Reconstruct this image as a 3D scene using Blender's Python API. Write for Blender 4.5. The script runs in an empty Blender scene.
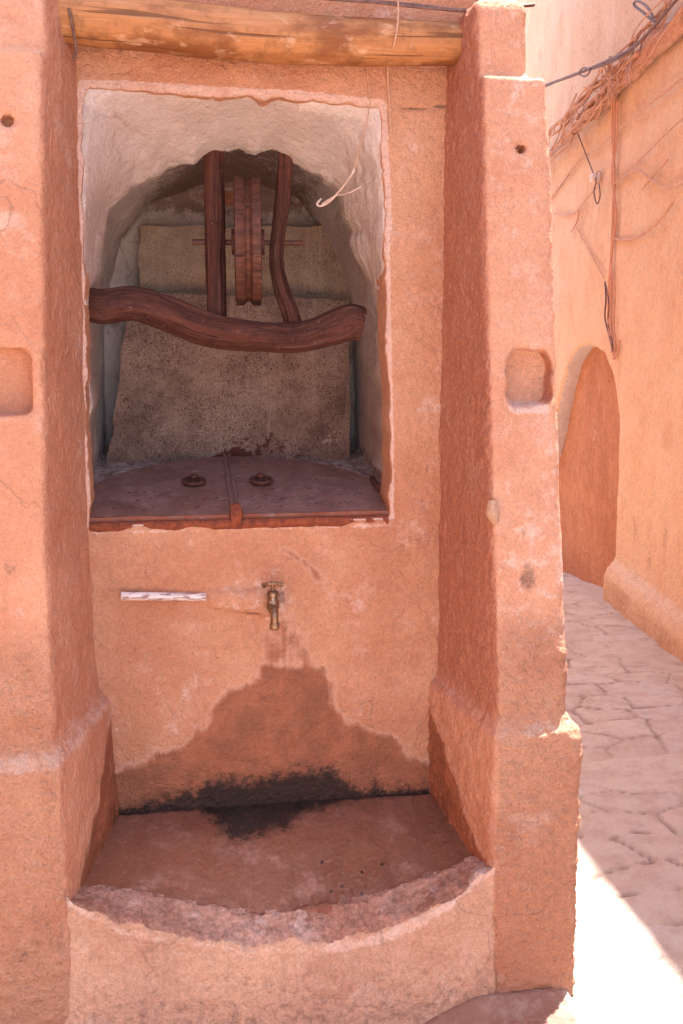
import bpy, math, random
import numpy as np
from mathutils import Vector
random.seed(7)
rng = np.random.default_rng(11)
sc = bpy.context.scene
COL = sc.collection

# ------------------------------------------------------------------ camera model (metres; camera at x=0, y=-2.6, z=1.6)
FOC = 1000.0
H0, DD = 1.6, 2.6
PI_T, YA = math.atan(0.162), math.atan(0.154)
CC = np.array((0, -DD, H0))
FW = np.array((math.sin(YA)*math.cos(PI_T), math.cos(YA)*math.cos(PI_T), -math.sin(PI_T)))
RT = np.array((math.cos(YA), -math.sin(YA), 0))
UP = np.array((math.sin(YA)*math.sin(PI_T), math.cos(YA)*math.sin(PI_T), math.cos(PI_T)))

def ray(x, y): return FW + (x-341.5)/FOC*RT - (y-512)/FOC*UP
def onY(x, y, Y=0.0):
    r = ray(x, y); return CC + (Y+DD)/r[1]*r
def onZ(x, y, Z=0.0):
    r = ray(x, y); return CC + (Z-H0)/r[2]*r
def onX(x, y, X):
    r = ray(x, y); return CC + X/r[0]*r
WX0, WS, WY0 = 2.62, 0.158, 2.14
def onW(x, y, off=0.0):                 # a point on the alley wall's face (off = metres in front of it)
    r = ray(x, y); t = (WX0-off+WS*(-DD-WY0))/(r[0]-WS*r[1]); return CC + t*r

# ------------------------------------------------------------------ numpy noise
def _h(ix, iy, iz, s):
    n = (ix.astype(np.int64)*73856093) ^ (iy.astype(np.int64)*19349663) ^ (iz.astype(np.int64)*83492791) ^ (s*2654435)
    n = (n ^ (n >> 13)) * 1274126177 & 0x7fffffff
    n = (n ^ (n >> 15)) * 668265263 & 0x7fffffff
    return (n & 0xffff)/65535.0
def vnoise(P, scale=1.0, s=0):
    Q = P*scale; I = np.floor(Q); Fr = Q-I; Fr = Fr*Fr*(3-2*Fr); I = I.astype(np.int64)
    out = 0
    for a in (0, 1):
        wa = Fr[:, 0] if a else 1-Fr[:, 0]
        for b in (0, 1):
            wb = Fr[:, 1] if b else 1-Fr[:, 1]
            for c in (0, 1):
                wc = Fr[:, 2] if c else 1-Fr[:, 2]
                out = out + wa*wb*wc*_h(I[:, 0]+a, I[:, 1]+b, I[:, 2]+c, s)
    return out*2-1
def fbm(P, scale, octv=4, s=0, gain=.5):
    o = 0; a = 1
    for k in range(octv):
        o = o + a*vnoise(P, scale*2.03**k, s+k*17); a *= gain
    return o
def sstep(a, b, x):
    t = np.clip((x-a)/(b-a), 0, 1); return t*t*(3-2*t)
def smax(a, b, k):
    h = np.clip(.5+.5*(a-b)/k, 0, 1); return b*(1-h)+a*h + k*h*(1-h)
def smin(a, b, k): return -smax(-a, -b, k)
def polysd(px, py, V):
    """signed distance to a polygon, negative inside; px, py broadcast"""
    px, py = np.broadcast_arrays(px, py)
    d = np.full(px.shape, 1e9); inside = np.zeros(px.shape, bool); n = len(V)
    for i in range(n):
        x1, y1 = V[i]; x2, y2 = V[(i+1) % n]
        ex, ey = x2-x1, y2-y1; wx, wy = px-x1, py-y1
        t = np.clip((wx*ex+wy*ey)/(ex*ex+ey*ey+1e-12), 0, 1)
        d = np.minimum(d, (wx-ex*t)**2+(wy-ey*t)**2)
        if abs(ey) > 1e-9:
            c = ((y1 > py) != (y2 > py)) & (px < (x2-x1)*(py-y1)/(y2-y1)+x1)
            inside ^= c
    d = np.sqrt(d); return np.where(inside, -d, d)

# ------------------------------------------------------------------ surface nets: plaster masses modelled as solids
def nets(fn, lo, hi, h):
    lo = np.array(lo, float); n = np.ceil((np.array(hi)-lo)/h).astype(int)+1
    ax = [(lo[i]+h*np.arange(n[i])).astype(np.float32) for i in range(3)]
    V = fn(ax[0][:, None, None], ax[1][None, :, None], ax[2][None, None, :])
    V = np.ascontiguousarray(np.broadcast_to(V, n)).astype(np.float32)
    V[0] = V[-1] = 1e-3; V[:, 0] = V[:, -1] = 1e-3; V[:, :, 0] = V[:, :, -1] = 1e-3
    ins = V < 0
    cnt = np.zeros(tuple(n-1), np.int8)
    for a in (0, 1):
        for b in (0, 1):
            for c in (0, 1):
                cnt += ins[a:n[0]-1+a, b:n[1]-1+b, c:n[2]-1+c]
    act = (cnt > 0) & (cnt < 8)
    I = np.argwhere(act); idx = np.full(act.shape, -1, np.int64); idx[act] = np.arange(len(I))
    corner = {}
    for a in (0, 1):
        for b in (0, 1):
            for c in (0, 1):
                corner[(a, b, c)] = V[I[:, 0]+a, I[:, 1]+b, I[:, 2]+c]
    acc = np.zeros((len(I), 3)); m = np.zeros(len(I))
    for axn in range(3):
        for u in (0, 1):
            for v in (0, 1):
                k0 = [0, 0, 0]; o = [q for q in range(3) if q != axn]
                k0[o[0]] = u; k0[o[1]] = v; k1 = list(k0); k1[axn] = 1
                a0 = corner[tuple(k0)]; a1 = corner[tuple(k1)]
                cr = (a0 < 0) != (a1 < 0); t = np.where(cr, a0/(a0-a1+1e-20), 0)
                p = np.tile(np.array(k0, float), (len(I), 1)); p[:, axn] = t
                acc[cr] += p[cr]; m[cr] += 1
    P = lo + h*(I + acc/m[:, None])
    faces = []
    for axn in range(3):
        o = [(axn+1) % 3, (axn+2) % 3]
        sl0 = [slice(None)]*3; sl1 = [slice(None)]*3
        sl0[axn] = slice(0, n[axn]-1); sl1[axn] = slice(1, n[axn])
        A = ins[tuple(sl0)]; B = ins[tuple(sl1)]
        E_ = np.argwhere(A != B)
        ok = (E_[:, o[0]] > 0) & (E_[:, o[1]] > 0) & (E_[:, o[0]] < n[o[0]]-1) & (E_[:, o[1]] < n[o[1]]-1)
        E_ = E_[ok]; flip = A[tuple(E_.T)]
        q = []
        for (du, dv) in ((-1, -1), (0, -1), (0, 0), (-1, 0)):
            K = E_.copy(); K[:, o[0]] += du; K[:, o[1]] += dv
            q.append(idx[tuple(K.T)])
        q = np.stack(q, 1); q[~flip] = q[~flip][:, ::-1]
        faces.append(q)
    return P, np.concatenate(faces)

def vnormals(P, Fc):
    a, b, c, d = (P[Fc[:, i]] for i in range(4))
    N = np.cross(c-a, d-b); out = np.zeros_like(P)
    for i in range(4): np.add.at(out, Fc[:, i], N)
    return out/(np.linalg.norm(out, axis=1)[:, None]+1e-12)

# ------------------------------------------------------------------ linking
def mesh_obj(name, P, faces, mat, parent=None, attrs=None, smooth=True, vec=None, label=None, mats=None, fmat=None):
    base = Vector(parent.location) if parent else Vector((0, 0, 0))
    root = parent
    while root is not None and root.parent is not None:
        root = root.parent; base = base + root.location
    me = bpy.data.meshes.new(name)
    P = np.asarray(P, float) - np.array(base)
    if isinstance(faces, np.ndarray):
        me.vertices.add(len(P)); me.vertices.foreach_set('co', P.astype(np.float32).ravel())
        nf = len(faces); k = faces.shape[1]
        me.loops.add(nf*k); me.loops.foreach_set('vertex_index', faces.astype(np.int32).ravel())
        me.polygons.add(nf); me.polygons.foreach_set('loop_start', np.arange(0, nf*k, k, dtype=np.int32))
        me.update(calc_edges=True); me.validate()
    else:
        me.from_pydata([tuple(p) for p in P], [], faces); me.update()
    if smooth: me.polygons.foreach_set('use_smooth', [True]*len(me.polygons))
    for k, v in (attrs or {}).items():
        at = me.attributes.new(k, 'FLOAT', 'POINT'); at.data.foreach_set('value', np.asarray(v, np.float32))
    for k, v in (vec or {}).items():
        at = me.attributes.new(k, 'FLOAT_VECTOR', 'POINT'); at.data.foreach_set('vector', np.asarray(v, np.float32).ravel())
    for m in ([mat] if mat else mats): me.materials.append(m)
    if fmat is not None: me.polygons.foreach_set('material_index', fmat)
    o = bpy.data.objects.new(name, me); COL.objects.link(o)
    if parent: o.parent = parent
    if label: o['label'] = label
    return o
def thing(name, label, cat, loc=(0, 0, 0), group=None):
    o = bpy.data.objects.new(name, None); COL.objects.link(o); o.location = loc; o.empty_display_size = .1
    o['label'] = label; o['category'] = cat
    if group: o['group'] = group
    return o
def tag(o, label, cat, group=None):
    o['label'] = label; o['category'] = cat
    if group: o['group'] = group
    return o

class MB:
    """collects tubes / lathes / boxes into one mesh, with a grain vector (along, around) per vertex"""
    def __init__(s): s.P = []; s.F = []; s.G = []
    def add(s, P, F, G=None):
        n = len(s.P); s.P += [tuple(p) for p in P]; s.F += [tuple(i+n for i in f) for f in F]
        s.G += [tuple(g) for g in (G if G is not None else P)]
    def tube(s, pts, rad, seg=12, wob=0, seed=0, sub=1, flat=1.0, cap=True):
        pts = [Vector(p) for p in pts]
        if not hasattr(rad, '__len__'): rad = [rad]*len(pts)
        if sub > 1:                                    # Catmull-Rom
            Q, R_ = [], []
            for i in range(len(pts)-1):
                p0 = pts[max(i-1, 0)]; p1 = pts[i]; p2 = pts[i+1]; p3 = pts[min(i+2, len(pts)-1)]
                for k in range(sub):
                    t = k/sub
                    Q.append(.5*((2*p1)+(-p0+p2)*t+(2*p0-5*p1+4*p2-p3)*t*t+(-p0+3*p1-3*p2+p3)*t**3))
                    R_.append(rad[i]*(1-t)+rad[i+1]*t)
            Q.append(pts[-1]); R_.append(rad[-1]); pts, rad = Q, R_
        P, F, G = [], [], []; L = 0; ref = None
        for i, p in enumerate(pts):
            d = (pts[min(i+1, len(pts)-1)]-pts[max(i-1, 0)])
            if d.length < 1e-9: d = Vector((0, 0, 1))
            d.normalize()
            if ref is None: ref = d.orthogonal().normalized()
            ref = (ref-d*ref.dot(d)); ref = ref.normalized() if ref.length > 1e-6 else d.orthogonal().normalized()
            b = d.cross(ref)
            if i: L += (p-pts[i-1]).length
            for k in range(seg):
                a = 2*math.pi*k/seg
                r = rad[i]
                if wob:
                    g = np.array([[L*1.2+seed*3.1, math.cos(a)*1.2, math.sin(a)*1.2]])
                    r *= 1+wob*float(vnoise(g*np.array([[6, 1.6, 1.6]]), 1, seed)[0]) + wob*.35*float(vnoise(g*np.array([[5, 5, 5]]), 1, seed+5)[0])
                if wob:
                    r *= 1+wob*.42*float(vnoise(np.array([[L*7+seed, math.cos(a)*3.6, math.sin(a)*3.6]]), 1, seed+9)[0]) + wob*.22*float(vnoise(np.array([[L*22, math.cos(a)*7, math.sin(a)*7]]), 1, seed+11)[0])
                P.append(p+(ref*math.cos(a)+b*math.sin(a)*flat)*r); G.append((L+seed*.37, math.cos(a)*rad[i], math.sin(a)*rad[i]))
        n = len(pts)
        for i in range(n-1):
            for k in range(seg):
                k2 = (k+1) % seg
                F.append((i*seg+k, i*seg+k2, (i+1)*seg+k2, (i+1)*seg+k))
        if cap: F.append(tuple(range(seg-1, -1, -1))); F.append(tuple((n-1)*seg+k for k in range(seg)))
        s.add(P, F, G)
    def lathe(s, c, axis, prof, seg=20, squash=None):
        c = Vector(c); axis = Vector(axis).normalized(); u = axis.orthogonal().normalized(); v = axis.cross(u)
        P, F = [], []
        for (t, r) in prof:
            for k in range(seg):
                a = 2*math.pi*k/seg; P.append(c+axis*t+(u*math.cos(a)+v*math.sin(a))*r)
        for i in range(len(prof)-1):
            for k in range(seg):
                k2 = (k+1) % seg; F.append((i*seg+k, i*seg+k2, (i+1)*seg+k2, (i+1)*seg+k))
        F.append(tuple(range(seg-1, -1, -1))); F.append(tuple((len(prof)-1)*seg+k for k in range(seg)))
        s.add(P, F)
    def prism(s, poly, f0, f1, n=1):
        """poly: list of 2D points, f0/f1 map them to the two faces"""
        P = [f0(*p) for p in poly]+[f1(*p) for p in poly]; m = len(poly)
        F = [tuple(range(m)), tuple(range(2*m-1, m-1, -1))]+[(i, i+m, (i+1) % m+m, (i+1) % m) for i in range(m)]
        s.add(P, F)
    def build(s, name, mat, parent=None, label=None, smooth=True, bevel=0):
        o = mesh_obj(name, s.P, s.F, mat, parent, smooth=smooth, vec={'gp': s.G}, label=label)
        import bmesh
        bm = bmesh.new(); bm.from_mesh(o.data); bmesh.ops.recalc_face_normals(bm, faces=bm.faces)
        bm.to_mesh(o.data); bm.free()
        if bevel:
            m = o.modifiers.new('bevel', 'BEVEL'); m.width = bevel; m.segments = 3; m.limit_method = 'ANGLE'; m.angle_limit = math.radians(35)
        if smooth:
            try: o.data.set_sharp_from_angle(angle=math.radians(50))
            except Exception: pass
        return o

# ------------------------------------------------------------------ materials
class NT:
    def __init__(s, name):
        s.m = bpy.data.materials.new(name); s.m.use_nodes = True; s.t = s.m.node_tree; s.t.nodes.clear()
        s.out = s.t.nodes.new('ShaderNodeOutputMaterial'); s.b = s.t.nodes.new('ShaderNodeBsdfPrincipled')
        s.t.links.new(s.b.outputs[0], s.out.inputs[0]); s.co = s.t.nodes.new('ShaderNodeTexCoord').outputs['Object']
    def n(s, typ, **k):
        x = s.t.nodes.new(typ)
        for a, b in k.items(): setattr(x, a, b)
        return x
    def put(s, sock, v):
        if isinstance(v, bpy.types.NodeSocket): s.t.links.new(v, sock)
        elif isinstance(v, (tuple, list)) and len(v) == 3 and sock.type == 'RGBA': sock.default_value = (*v, 1)
        else: sock.default_value = v
    def noise(s, scale, detail=4, rough=.55, vec=None, dist=0):
        x = s.n('ShaderNodeTexNoise'); s.put(x.inputs['Vector'], vec if vec is not None else s.co)
        x.inputs['Scale'].default_value = scale; x.inputs['Detail'].default_value = detail
        x.inputs['Roughness'].default_value = rough; x.inputs['Distortion'].default_value = dist
        return x.outputs['Fac']
    def voro(s, scale, feature='F1', vec=None):
        x = s.n('ShaderNodeTexVoronoi', feature=feature); s.put(x.inputs['Vector'], vec if vec is not None else s.co)
        x.inputs['Scale'].default_value = scale; return x.outputs['Distance']
    def math(s, op, a, b=0.0, c=0.0, clamp=False):
        x = s.n('ShaderNodeMath', operation=op, use_clamp=clamp)
        s.put(x.inputs[0], a); s.put(x.inputs[1], b)
        if op in ('MULTIPLY_ADD',): s.put(x.inputs[2], c)
        return x.outputs[0]
    def ramp(s, v, a, b, lo=0., hi=1.):
        x = s.n('ShaderNodeMapRange', interpolation_type='SMOOTHSTEP'); s.put(x.inputs[0], v)
        x.inputs[1].default_value = a; x.inputs[2].default_value = b; x.inputs[3].default_value = lo; x.inputs[4].default_value = hi
        return x.outputs[0]
    def mix(s, f, a, b, mode='MIX'):
        x = s.n('ShaderNodeMix', data_type='RGBA', blend_type=mode); s.put(x.inputs[0], f); s.put(x.inputs[6], a); s.put(x.inputs[7], b)
        return x.outputs[2]
    def attr(s, name, out='Fac'):
        x = s.n('ShaderNodeAttribute', attribute_name=name); return x.outputs[out]
    def mapv(s, vec, scale=(1, 1, 1), rot=(0, 0, 0)):
        x = s.n('ShaderNodeMapping'); s.put(x.inputs[0], vec); x.inputs['Scale'].default_value = scale; x.inputs['Rotation'].default_value = rot
        return x.outputs[0]
    def bump(s, h, dist, strength=1.0, normal=None):
        x = s.n('ShaderNodeBump'); s.put(x.inputs['Height'], h); x.inputs['Distance'].default_value = dist; s.put(x.inputs['Strength'], strength)
        if normal is not None: s.put(x.inputs['Normal'], normal)
        return x.outputs[0]
    def done(s, col, rough=.9, normal=None, spec=.3, metal=0.):
        s.put(s.b.inputs['Base Color'], col); s.put(s.b.inputs['Roughness'], rough)
        s.b.inputs['Specular IOR Level'].default_value = spec; s.put(s.b.inputs['Metallic'], metal)
        if normal is not None: s.put(s.b.inputs['Normal'], normal)
        return s.m

def plaster(name, c1, c2, pale, dirt_shade=(.2, .12, .09), grain=1.0, grain_scale=260, pit=.0, paleamt=.35, wetc=(.22, .078, .040), mould=(.018, .014, .013), streak=0., tone=.55, gloss=.0):
    t = NT(name)
    big = t.noise(2.2, 6, .6); med = t.noise(11, 5, .6); fine = t.noise(grain_scale, 2, .6); f2 = t.noise(grain_scale*.35, 3, .65)
    c = t.mix(t.ramp(big, .35, .65), c1, c2)
    c = t.mix(t.math('MULTIPLY', t.ramp(med, .55, .78), .35), c, pale)
    # the 'pale' mask holds worn, salty patches and light painted on the alley-side pillar
    pm = t.ramp(t.math('ADD', t.attr('pale'), t.math('MULTIPLY', t.math('SUBTRACT', t.noise(26, 6, .7), .5), 1.1)), .42, .62)
    c = t.mix(t.math('MULTIPLY', pm, .8), c, pale)
    c = t.mix(t.math('MULTIPLY', t.ramp(t.noise(6, 9, .76), .54, .70), paleamt), c, pale)
    c = t.mix(t.math('MULTIPLY', t.ramp(t.noise(3.4, 7, .7), .50, .68), .38), c, tuple(q*k_ for q, k_ in zip(c2, (.80, .62, .55))))
    nz = t.n('ShaderNodeTexNoise'); t.put(nz.inputs['Vector'], t.co); nz.inputs['Scale'].default_value = 7; nz.inputs['Detail'].default_value = 6
    ad_ = t.n('ShaderNodeVectorMath', operation='MULTIPLY_ADD'); t.put(ad_.inputs[0], nz.outputs['Color']); ad_.inputs[1].default_value = (.22, .22, .22); t.put(ad_.inputs[2], t.co)
    ck = t.math('MULTIPLY', t.ramp(t.voro(2.6, 'DISTANCE_TO_EDGE', vec=ad_.outputs[0]), .0, .011, 1., 0.), t.ramp(t.noise(2.1, 4, .6), .50, .60))
    c = t.mix(t.math('MULTIPLY', ck, .42), c, dirt_shade)
    # dirt: scattered small dark scuffs, and shade the masks paint in
    dm = t.math('ADD', t.attr('dirt_shade'), t.math('MULTIPLY', t.math('SUBTRACT', t.noise(38, 6, .75), .5), 1.3))
    c = t.mix(t.math('MULTIPLY', t.ramp(dm, .4, .75), .75), c, dirt_shade)
    c = t.mix(t.math('MULTIPLY', t.ramp(t.noise(90, 3, .6), .68, .8), .22), c, dirt_shade)
    c = t.mix(t.math('MULTIPLY', t.ramp(f2, .35, .7), .10), c, t.mix(.5, c, dirt_shade))
    if streak:
        st = t.noise(1, 4, .6, vec=t.mapv(t.co, (34, 34, 2.2)))
        c = t.mix(t.math('MULTIPLY', t.ramp(st, .55, .75), streak), c, dirt_shade)
    # gritty surface: sand grains differ in tone, pit shade is put into the colour
    g1 = t.ramp(t.noise(grain_scale*.9, 3, .75), .36, .64, 1-.26*tone, 1+.12*tone); g2 = t.ramp(t.noise(grain_scale*.3, 4, .7), .36, .62, 1-.12*tone, 1+.06*tone)
    gg = t.math('MULTIPLY', g1, g2); cmb = t.n('ShaderNodeCombineColor')
    for q_ in range(3): t.put(cmb.inputs[q_], gg)
    c = t.mix(1.0, c, cmb.outputs[0], 'MULTIPLY')
    c = t.mix(t.math('MULTIPLY', t.ramp(t.noise(95, 4, .7), .65, .72), .45), c, tuple(min(.8, v*1.12) for v in pale))
    rd = t.math('MULTIPLY', t.attr('bare_shade'), t.ramp(t.noise(grain_scale*.5, 4, .75), .38, .66, 1.0, .62))
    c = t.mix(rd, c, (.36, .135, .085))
    # damp
    jit = t.math('MULTIPLY', t.math('SUBTRACT', t.noise(17, 8, .72), .5), .55)
    jit = t.math('ADD', jit, t.math('MULTIPLY', t.math('SUBTRACT', t.noise(1, 4, .6, vec=t.mapv(t.co, (26, 26, 3))), .5), .45))
    wet = t.ramp(t.math('ADD', t.attr('wet'), jit), .39, .62)
    rim = t.math('MULTIPLY', t.ramp(t.math('ADD', t.attr('wet'), jit), .33, .47), t.math('SUBTRACT', 1.0, wet))
    c = t.mix(t.math('MULTIPLY', rim, .28), c, pale)
    wc = t.mix(t.ramp(t.noise(7, 8, .75), .38, .64), wetc, tuple(v*1.7 for v in wetc))
    c = t.mix(t.math('MULTIPLY', wet, .88), c, wc)
    mo = t.ramp(t.math('ADD', t.attr('mould'), t.math('MULTIPLY', t.math('SUBTRACT', t.noise(30, 9, .8), .5), 1.9)), .28, .80)
    c = t.mix(t.math('MULTIPLY', mo, .93), c, mould)
    bn = t.bump(fine, .0026*grain, .85)
    bn = t.bump(f2, .0065*grain, .85, bn)
    cz = t.attr('coarse')
    bn = t.bump(t.noise(42, 6, .7), .020, t.math('ADD', .18*grain, cz, clamp=True), bn)
    if pit:
        bn = t.bump(t.ramp(t.voro(grain_scale*.55), .0, .45), .004*pit, 1.0, bn)
    r = t.math('SUBTRACT', .93, t.math('MULTIPLY', wet, .48))
    if gloss: r = t.ramp(t.noise(6, 5, .65), .4, .65, .93-gloss*1.25, .93-gloss*.5)
    return t.done(c, r, bn, spec=.28)

ORANGE = (.60, .285, .165); ORANGE2 = (.53, .225, .125); PALE = (.66, .44, .36)
M = {}
M['front'] = plaster('orange_plaster', (.65, .35, .21), (.53, .24, .135), (.74, .52, .43), grain=1.6, grain_scale=190, paleamt=.8, tone=.42)
M['pillar'] = plaster('orange_roughcast', (.69, .385, .25), (.60, .30, .185), (.76, .55, .45), grain=1.5, grain_scale=200, paleamt=.65, tone=.34)
M['reveal'] = plaster('white_limewash', (.60, .50, .455), (.53, .43, .385), (.74, .64, .58), dirt_shade=(.15, .07, .05), grain=1.1, grain_scale=150, paleamt=.65, tone=.15)
M['basin'] = plaster('worn_basin_plaster', (.70, .45, .31), (.58, .36, .25), (.76, .58, .48), grain=1.3, grain_scale=150, paleamt=.75, dirt_shade=(.26, .16, .12), streak=.25)
M['floorp'] = plaster('wet_red_cement', (.25, .105, .065), (.18, .075, .046), (.44, .26, .20), grain=.6, grain_scale=90, paleamt=.8, dirt_shade=(.12, .05, .035), wetc=(.2, .07, .045), gloss=.62, tone=.4)
M['alley'] = plaster('bright_orange_plaster', (.84, .61, .42), (.81, .55, .36), (.84, .67, .54), grain=2.6, grain_scale=85, paleamt=.35, dirt_shade=(.52, .29, .18), streak=.22, tone=.5)
M['recess'] = plaster('brown_orange_plaster', (.55, .27, .15), (.46, .205, .11), (.64, .44, .34), grain=2.4, grain_scale=34, paleamt=.25, dirt_shade=(.3, .13, .08))
M['jamb'] = plaster('pinkish_white_plaster', (.68, .60, .56), (.63, .55, .51), (.72, .65, .6), grain=1.0, grain_scale=70)
M['plain'] = plaster('ochre_house_plaster', (.62, .33, .2), (.58, .29, .17), (.66, .42, .3), grain=1.2, grain_scale=60, paleamt=.2)

def wood(name, dark, mid, light, stain=0., scale=1.0, rough=.62, bumpd=.004, spec=.35):
    t = NT(name); g = t.attr('gp', 'Vector')
    v = t.mapv(g, (3.0*scale, 60*scale, 60*scale)); n1 = t.noise(1.0, 6, .65, vec=v, dist=.4)
    v2 = t.mapv(g, (9*scale, 220*scale, 220*scale)); n2 = t.noise(1.0, 3, .6, vec=v2)
    c = t.mix(t.ramp(n1, .32, .68), dark, mid); c = t.mix(t.math('MULTIPLY', t.ramp(n2, .52, .75), .6), c, light)
    crack = t.ramp(t.noise(1.0, 3, .5, vec=t.mapv(g, (1.6*scale, 90*scale, 90*scale)), dist=.2), .30, .37)
    c = t.mix(t.math('MULTIPLY', t.ramp(t.noise(24, 6, .7), .50, .66), .45), c, tuple(q*.45 for q in dark))
    c = t.mix(t.math('MULTIPLY', t.math('SUBTRACT', 1.0, crack), .85), c, tuple(q*.35 for q in dark))
    if stain:
        s1 = t.ramp(t.noise(1.0, 5, .62, vec=t.mapv(g, (6, 12, 12))), .44, .62)
        c = t.mix(t.math('MULTIPLY', s1, stain), c, (.20, .065, .018))
        s2 = t.ramp(t.noise(1.0, 4, .6, vec=t.mapv(g, (13, 26, 26))), .56, .68)
        c = t.mix(t.math('MULTIPLY', s2, .55*stain), c, (.78, .52, .34))
    c = t.mix(t.math('MULTIPLY', t.ramp(t.noise(70, 3, .6), .66, .76), .35), c, (.5, .38, .32))
    b = t.bump(n1, bumpd, .9); b = t.bump(crack, bumpd*.8, .9, b); b = t.bump(n2, bumpd*.3, .6, b)
    return t.done(c, rough, b, spec)
M['redwood'] = wood('dark_red_brown_wood', (.055, .019, .013), (.115, .040, .027), (.21, .095, .066), rough=.7, spec=.22, bumpd=.009)
M['wheelwood'] = wood('red_brown_wheel_wood', (.06, .021, .014), (.125, .043, .025), (.24, .10, .058), scale=1.2, rough=.6)
M['beam'] = wood('ochre_beam_wood', (.40, .17, .06), (.50, .225, .085), (.60, .33, .16), stain=.8, rough=.6, bumpd=.003)
M['stem'] = wood('dry_stem', (.50, .29, .20), (.62, .38, .27), (.74, .50, .38), rough=.8, bumpd=.002)

def simple(name, c1, c2, scale=20, rough=.6, metal=0., bumpd=.001, spec=.4, bs=None):
    t = NT(name); n = t.noise(scale, 6, .65)
    return t.done(t.mix(t.ramp(n, .35, .68), c1, c2), rough, t.bump(t.noise(bs or scale*2, 4, .6), bumpd, .8), spec, metal)
M['cable'] = simple('dark_cable', (.11, .055, .045), (.22, .12, .095), 60, .6)
M['cablepink'] = simple('painted_cable', (.64, .34, .22), (.50, .25, .17), 60, .7)
M['cord'] = simple('pale_cord', (.72, .6, .52), (.6, .45, .38), 80, .7)
M['rope'] = simple('thin_tan_string', (.5, .3, .19), (.62, .4, .28), 80, .8)
M['porcelain'] = simple('white_porcelain', (.75, .7, .66), (.6, .5, .45), 60, .3)
M['rust'] = simple('orange_rust', (.28, .07, .025), (.14, .035, .02), 60, .85, 0, .004)
M['lime'] = simple('limed_joint', (.2, .14, .12), (.12, .08, .07), 60, .9, 0, .003)
M['stub'] = simple('grey_metal_plug', (.34, .27, .22), (.24, .18, .15), 60, .7, .1, .002)
M['stone'] = simple('set_stone', (.56, .37, .25), (.42, .26, .17), 60, .85, 0, .004)

def mk_pipe():
    t = NT('chipped_white_pipe_paint')
    n = t.ramp(t.noise(1, 6, .7, vec=t.mapv(t.attr('gp', 'Vector'), (28, 160, 160))), .50, .58)
    return t.done(t.mix(n, (.80, .68, .64), (.38, .22, .18)), .55, t.bump(n, -.001, 1), .4)
M['pipe'] = mk_pipe()
def mk_brass():
    t = NT('tarnished_brass'); n = t.noise(90, 5, .7)
    c = t.mix(t.ramp(n, .38, .62), (.36, .22, .12), (.15, .09, .06)); c = t.mix(t.ramp(t.noise(150, 4, .7), .58, .68), c, (.55, .45, .38))
    return t.done(c, t.ramp(n, .3, .7, .28, .6), t.bump(n, .0012, .8), .5, .75)
M['brass'] = mk_brass()
def mk_lid():
    t = NT('brown_painted_sheet_metal')
    n = t.noise(9, 6, .65); c = t.mix(t.ramp(n, .36, .66), (.22, .105, .082), (.29, .155, .125))
    c = t.mix(t.math('MULTIPLY', t.ramp(t.noise(30, 8, .75), .48, .66), .6), c, (.38, .25, .22))
    c = t.mix(t.math('MULTIPLY', t.ramp(t.noise(13, 8, .75), .50, .66), .55), c, (.13, .06, .052))
    rust = t.ramp(t.math('ADD', t.attr('wet'), t.math('MULTIPLY', t.math('SUBTRACT', t.noise(40, 6, .7), .5), .9)), .45, .65)
    c = t.mix(rust, c, (.26, .075, .035))
    c = t.mix(t.ramp(t.noise(120, 3, .6), .70, .76), c, (.05, .02, .015))
    c = t.mix(t.math('MULTIPLY', t.ramp(t.attr('mould'), .4, .6), .95), c, (.012, .008, .008))
    c = t.mix(t.math('MULTIPLY', t.ramp(t.math('ADD', t.attr('pale'), t.math('MULTIPLY', t.math('SUBTRACT', t.noise(110, 5, .7), .5), .9)), .4, .6), .6), c, (.5, .38, .33))
    return t.done(c, t.ramp(n, .3, .7, .45, .7), t.bump(t.noise(14, 4, .6), .004, .6), .4, .1)
M['lid'] = mk_lid()
def mk_slab(name, base, base2, speck, amt, seed=0.):
    t = NT(name); v = t.co
    c = t.mix(t.ramp(t.noise(9, 8, .75), .38, .62), base, base2)
    c = t.mix(t.math('MULTIPLY', t.ramp(t.noise(3.5, 6, .7), .48, .66), .5), c, tuple(q*.5 for q in base))
    s1 = t.ramp(t.noise(260, 3, .7), .54-.03*amt, .60); s2 = t.ramp(t.noise(95, 4, .65), .63-.02*amt, .70)
    cover = t.ramp(t.noise(5+seed, 5, .6), .30, .62, .35, 1.0)
    c = t.mix(t.math('MULTIPLY', s1, t.math('MULTIPLY', cover, .85)), c, speck)
    c = t.mix(t.math('MULTIPLY', s2, .8), c, tuple(q*.7 for q in speck))
    st = t.ramp(t.noise(1, 4, .6, vec=t.mapv(t.co, (30, 30, 1.6))), .58, .72)
    c = t.mix(t.math('MULTIPLY', st, .35), c, (.46, .34, .25))
    c = t.mix(t.ramp(t.math('ADD', t.attr('wet'), t.math('MULTIPLY', t.math('SUBTRACT', t.noise(48, 5, .7), .5), 1.2)), .45, .6), c, (.11, .035, .022))
    c = t.mix(t.math('MULTIPLY', t.ramp(t.math('ADD', t.attr('pale'), t.math('MULTIPLY', t.math('SUBTRACT', t.noise(40, 6, .7), .5), 1.4)), .45, .6), .75), c, (.5, .38, .32))
    b = t.bump(t.noise(150, 3, .7), .002, .9); b = t.bump(t.noise(25, 4, .6), .003, .6, b)
    return t.done(c, .85, b, .25)
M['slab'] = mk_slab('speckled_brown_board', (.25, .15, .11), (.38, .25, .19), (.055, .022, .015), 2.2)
M['slab2'] = mk_slab('speckled_tan_board', (.44, .32, .23), (.34, .235, .165), (.12, .055, .036), 1.2, 3)
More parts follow.
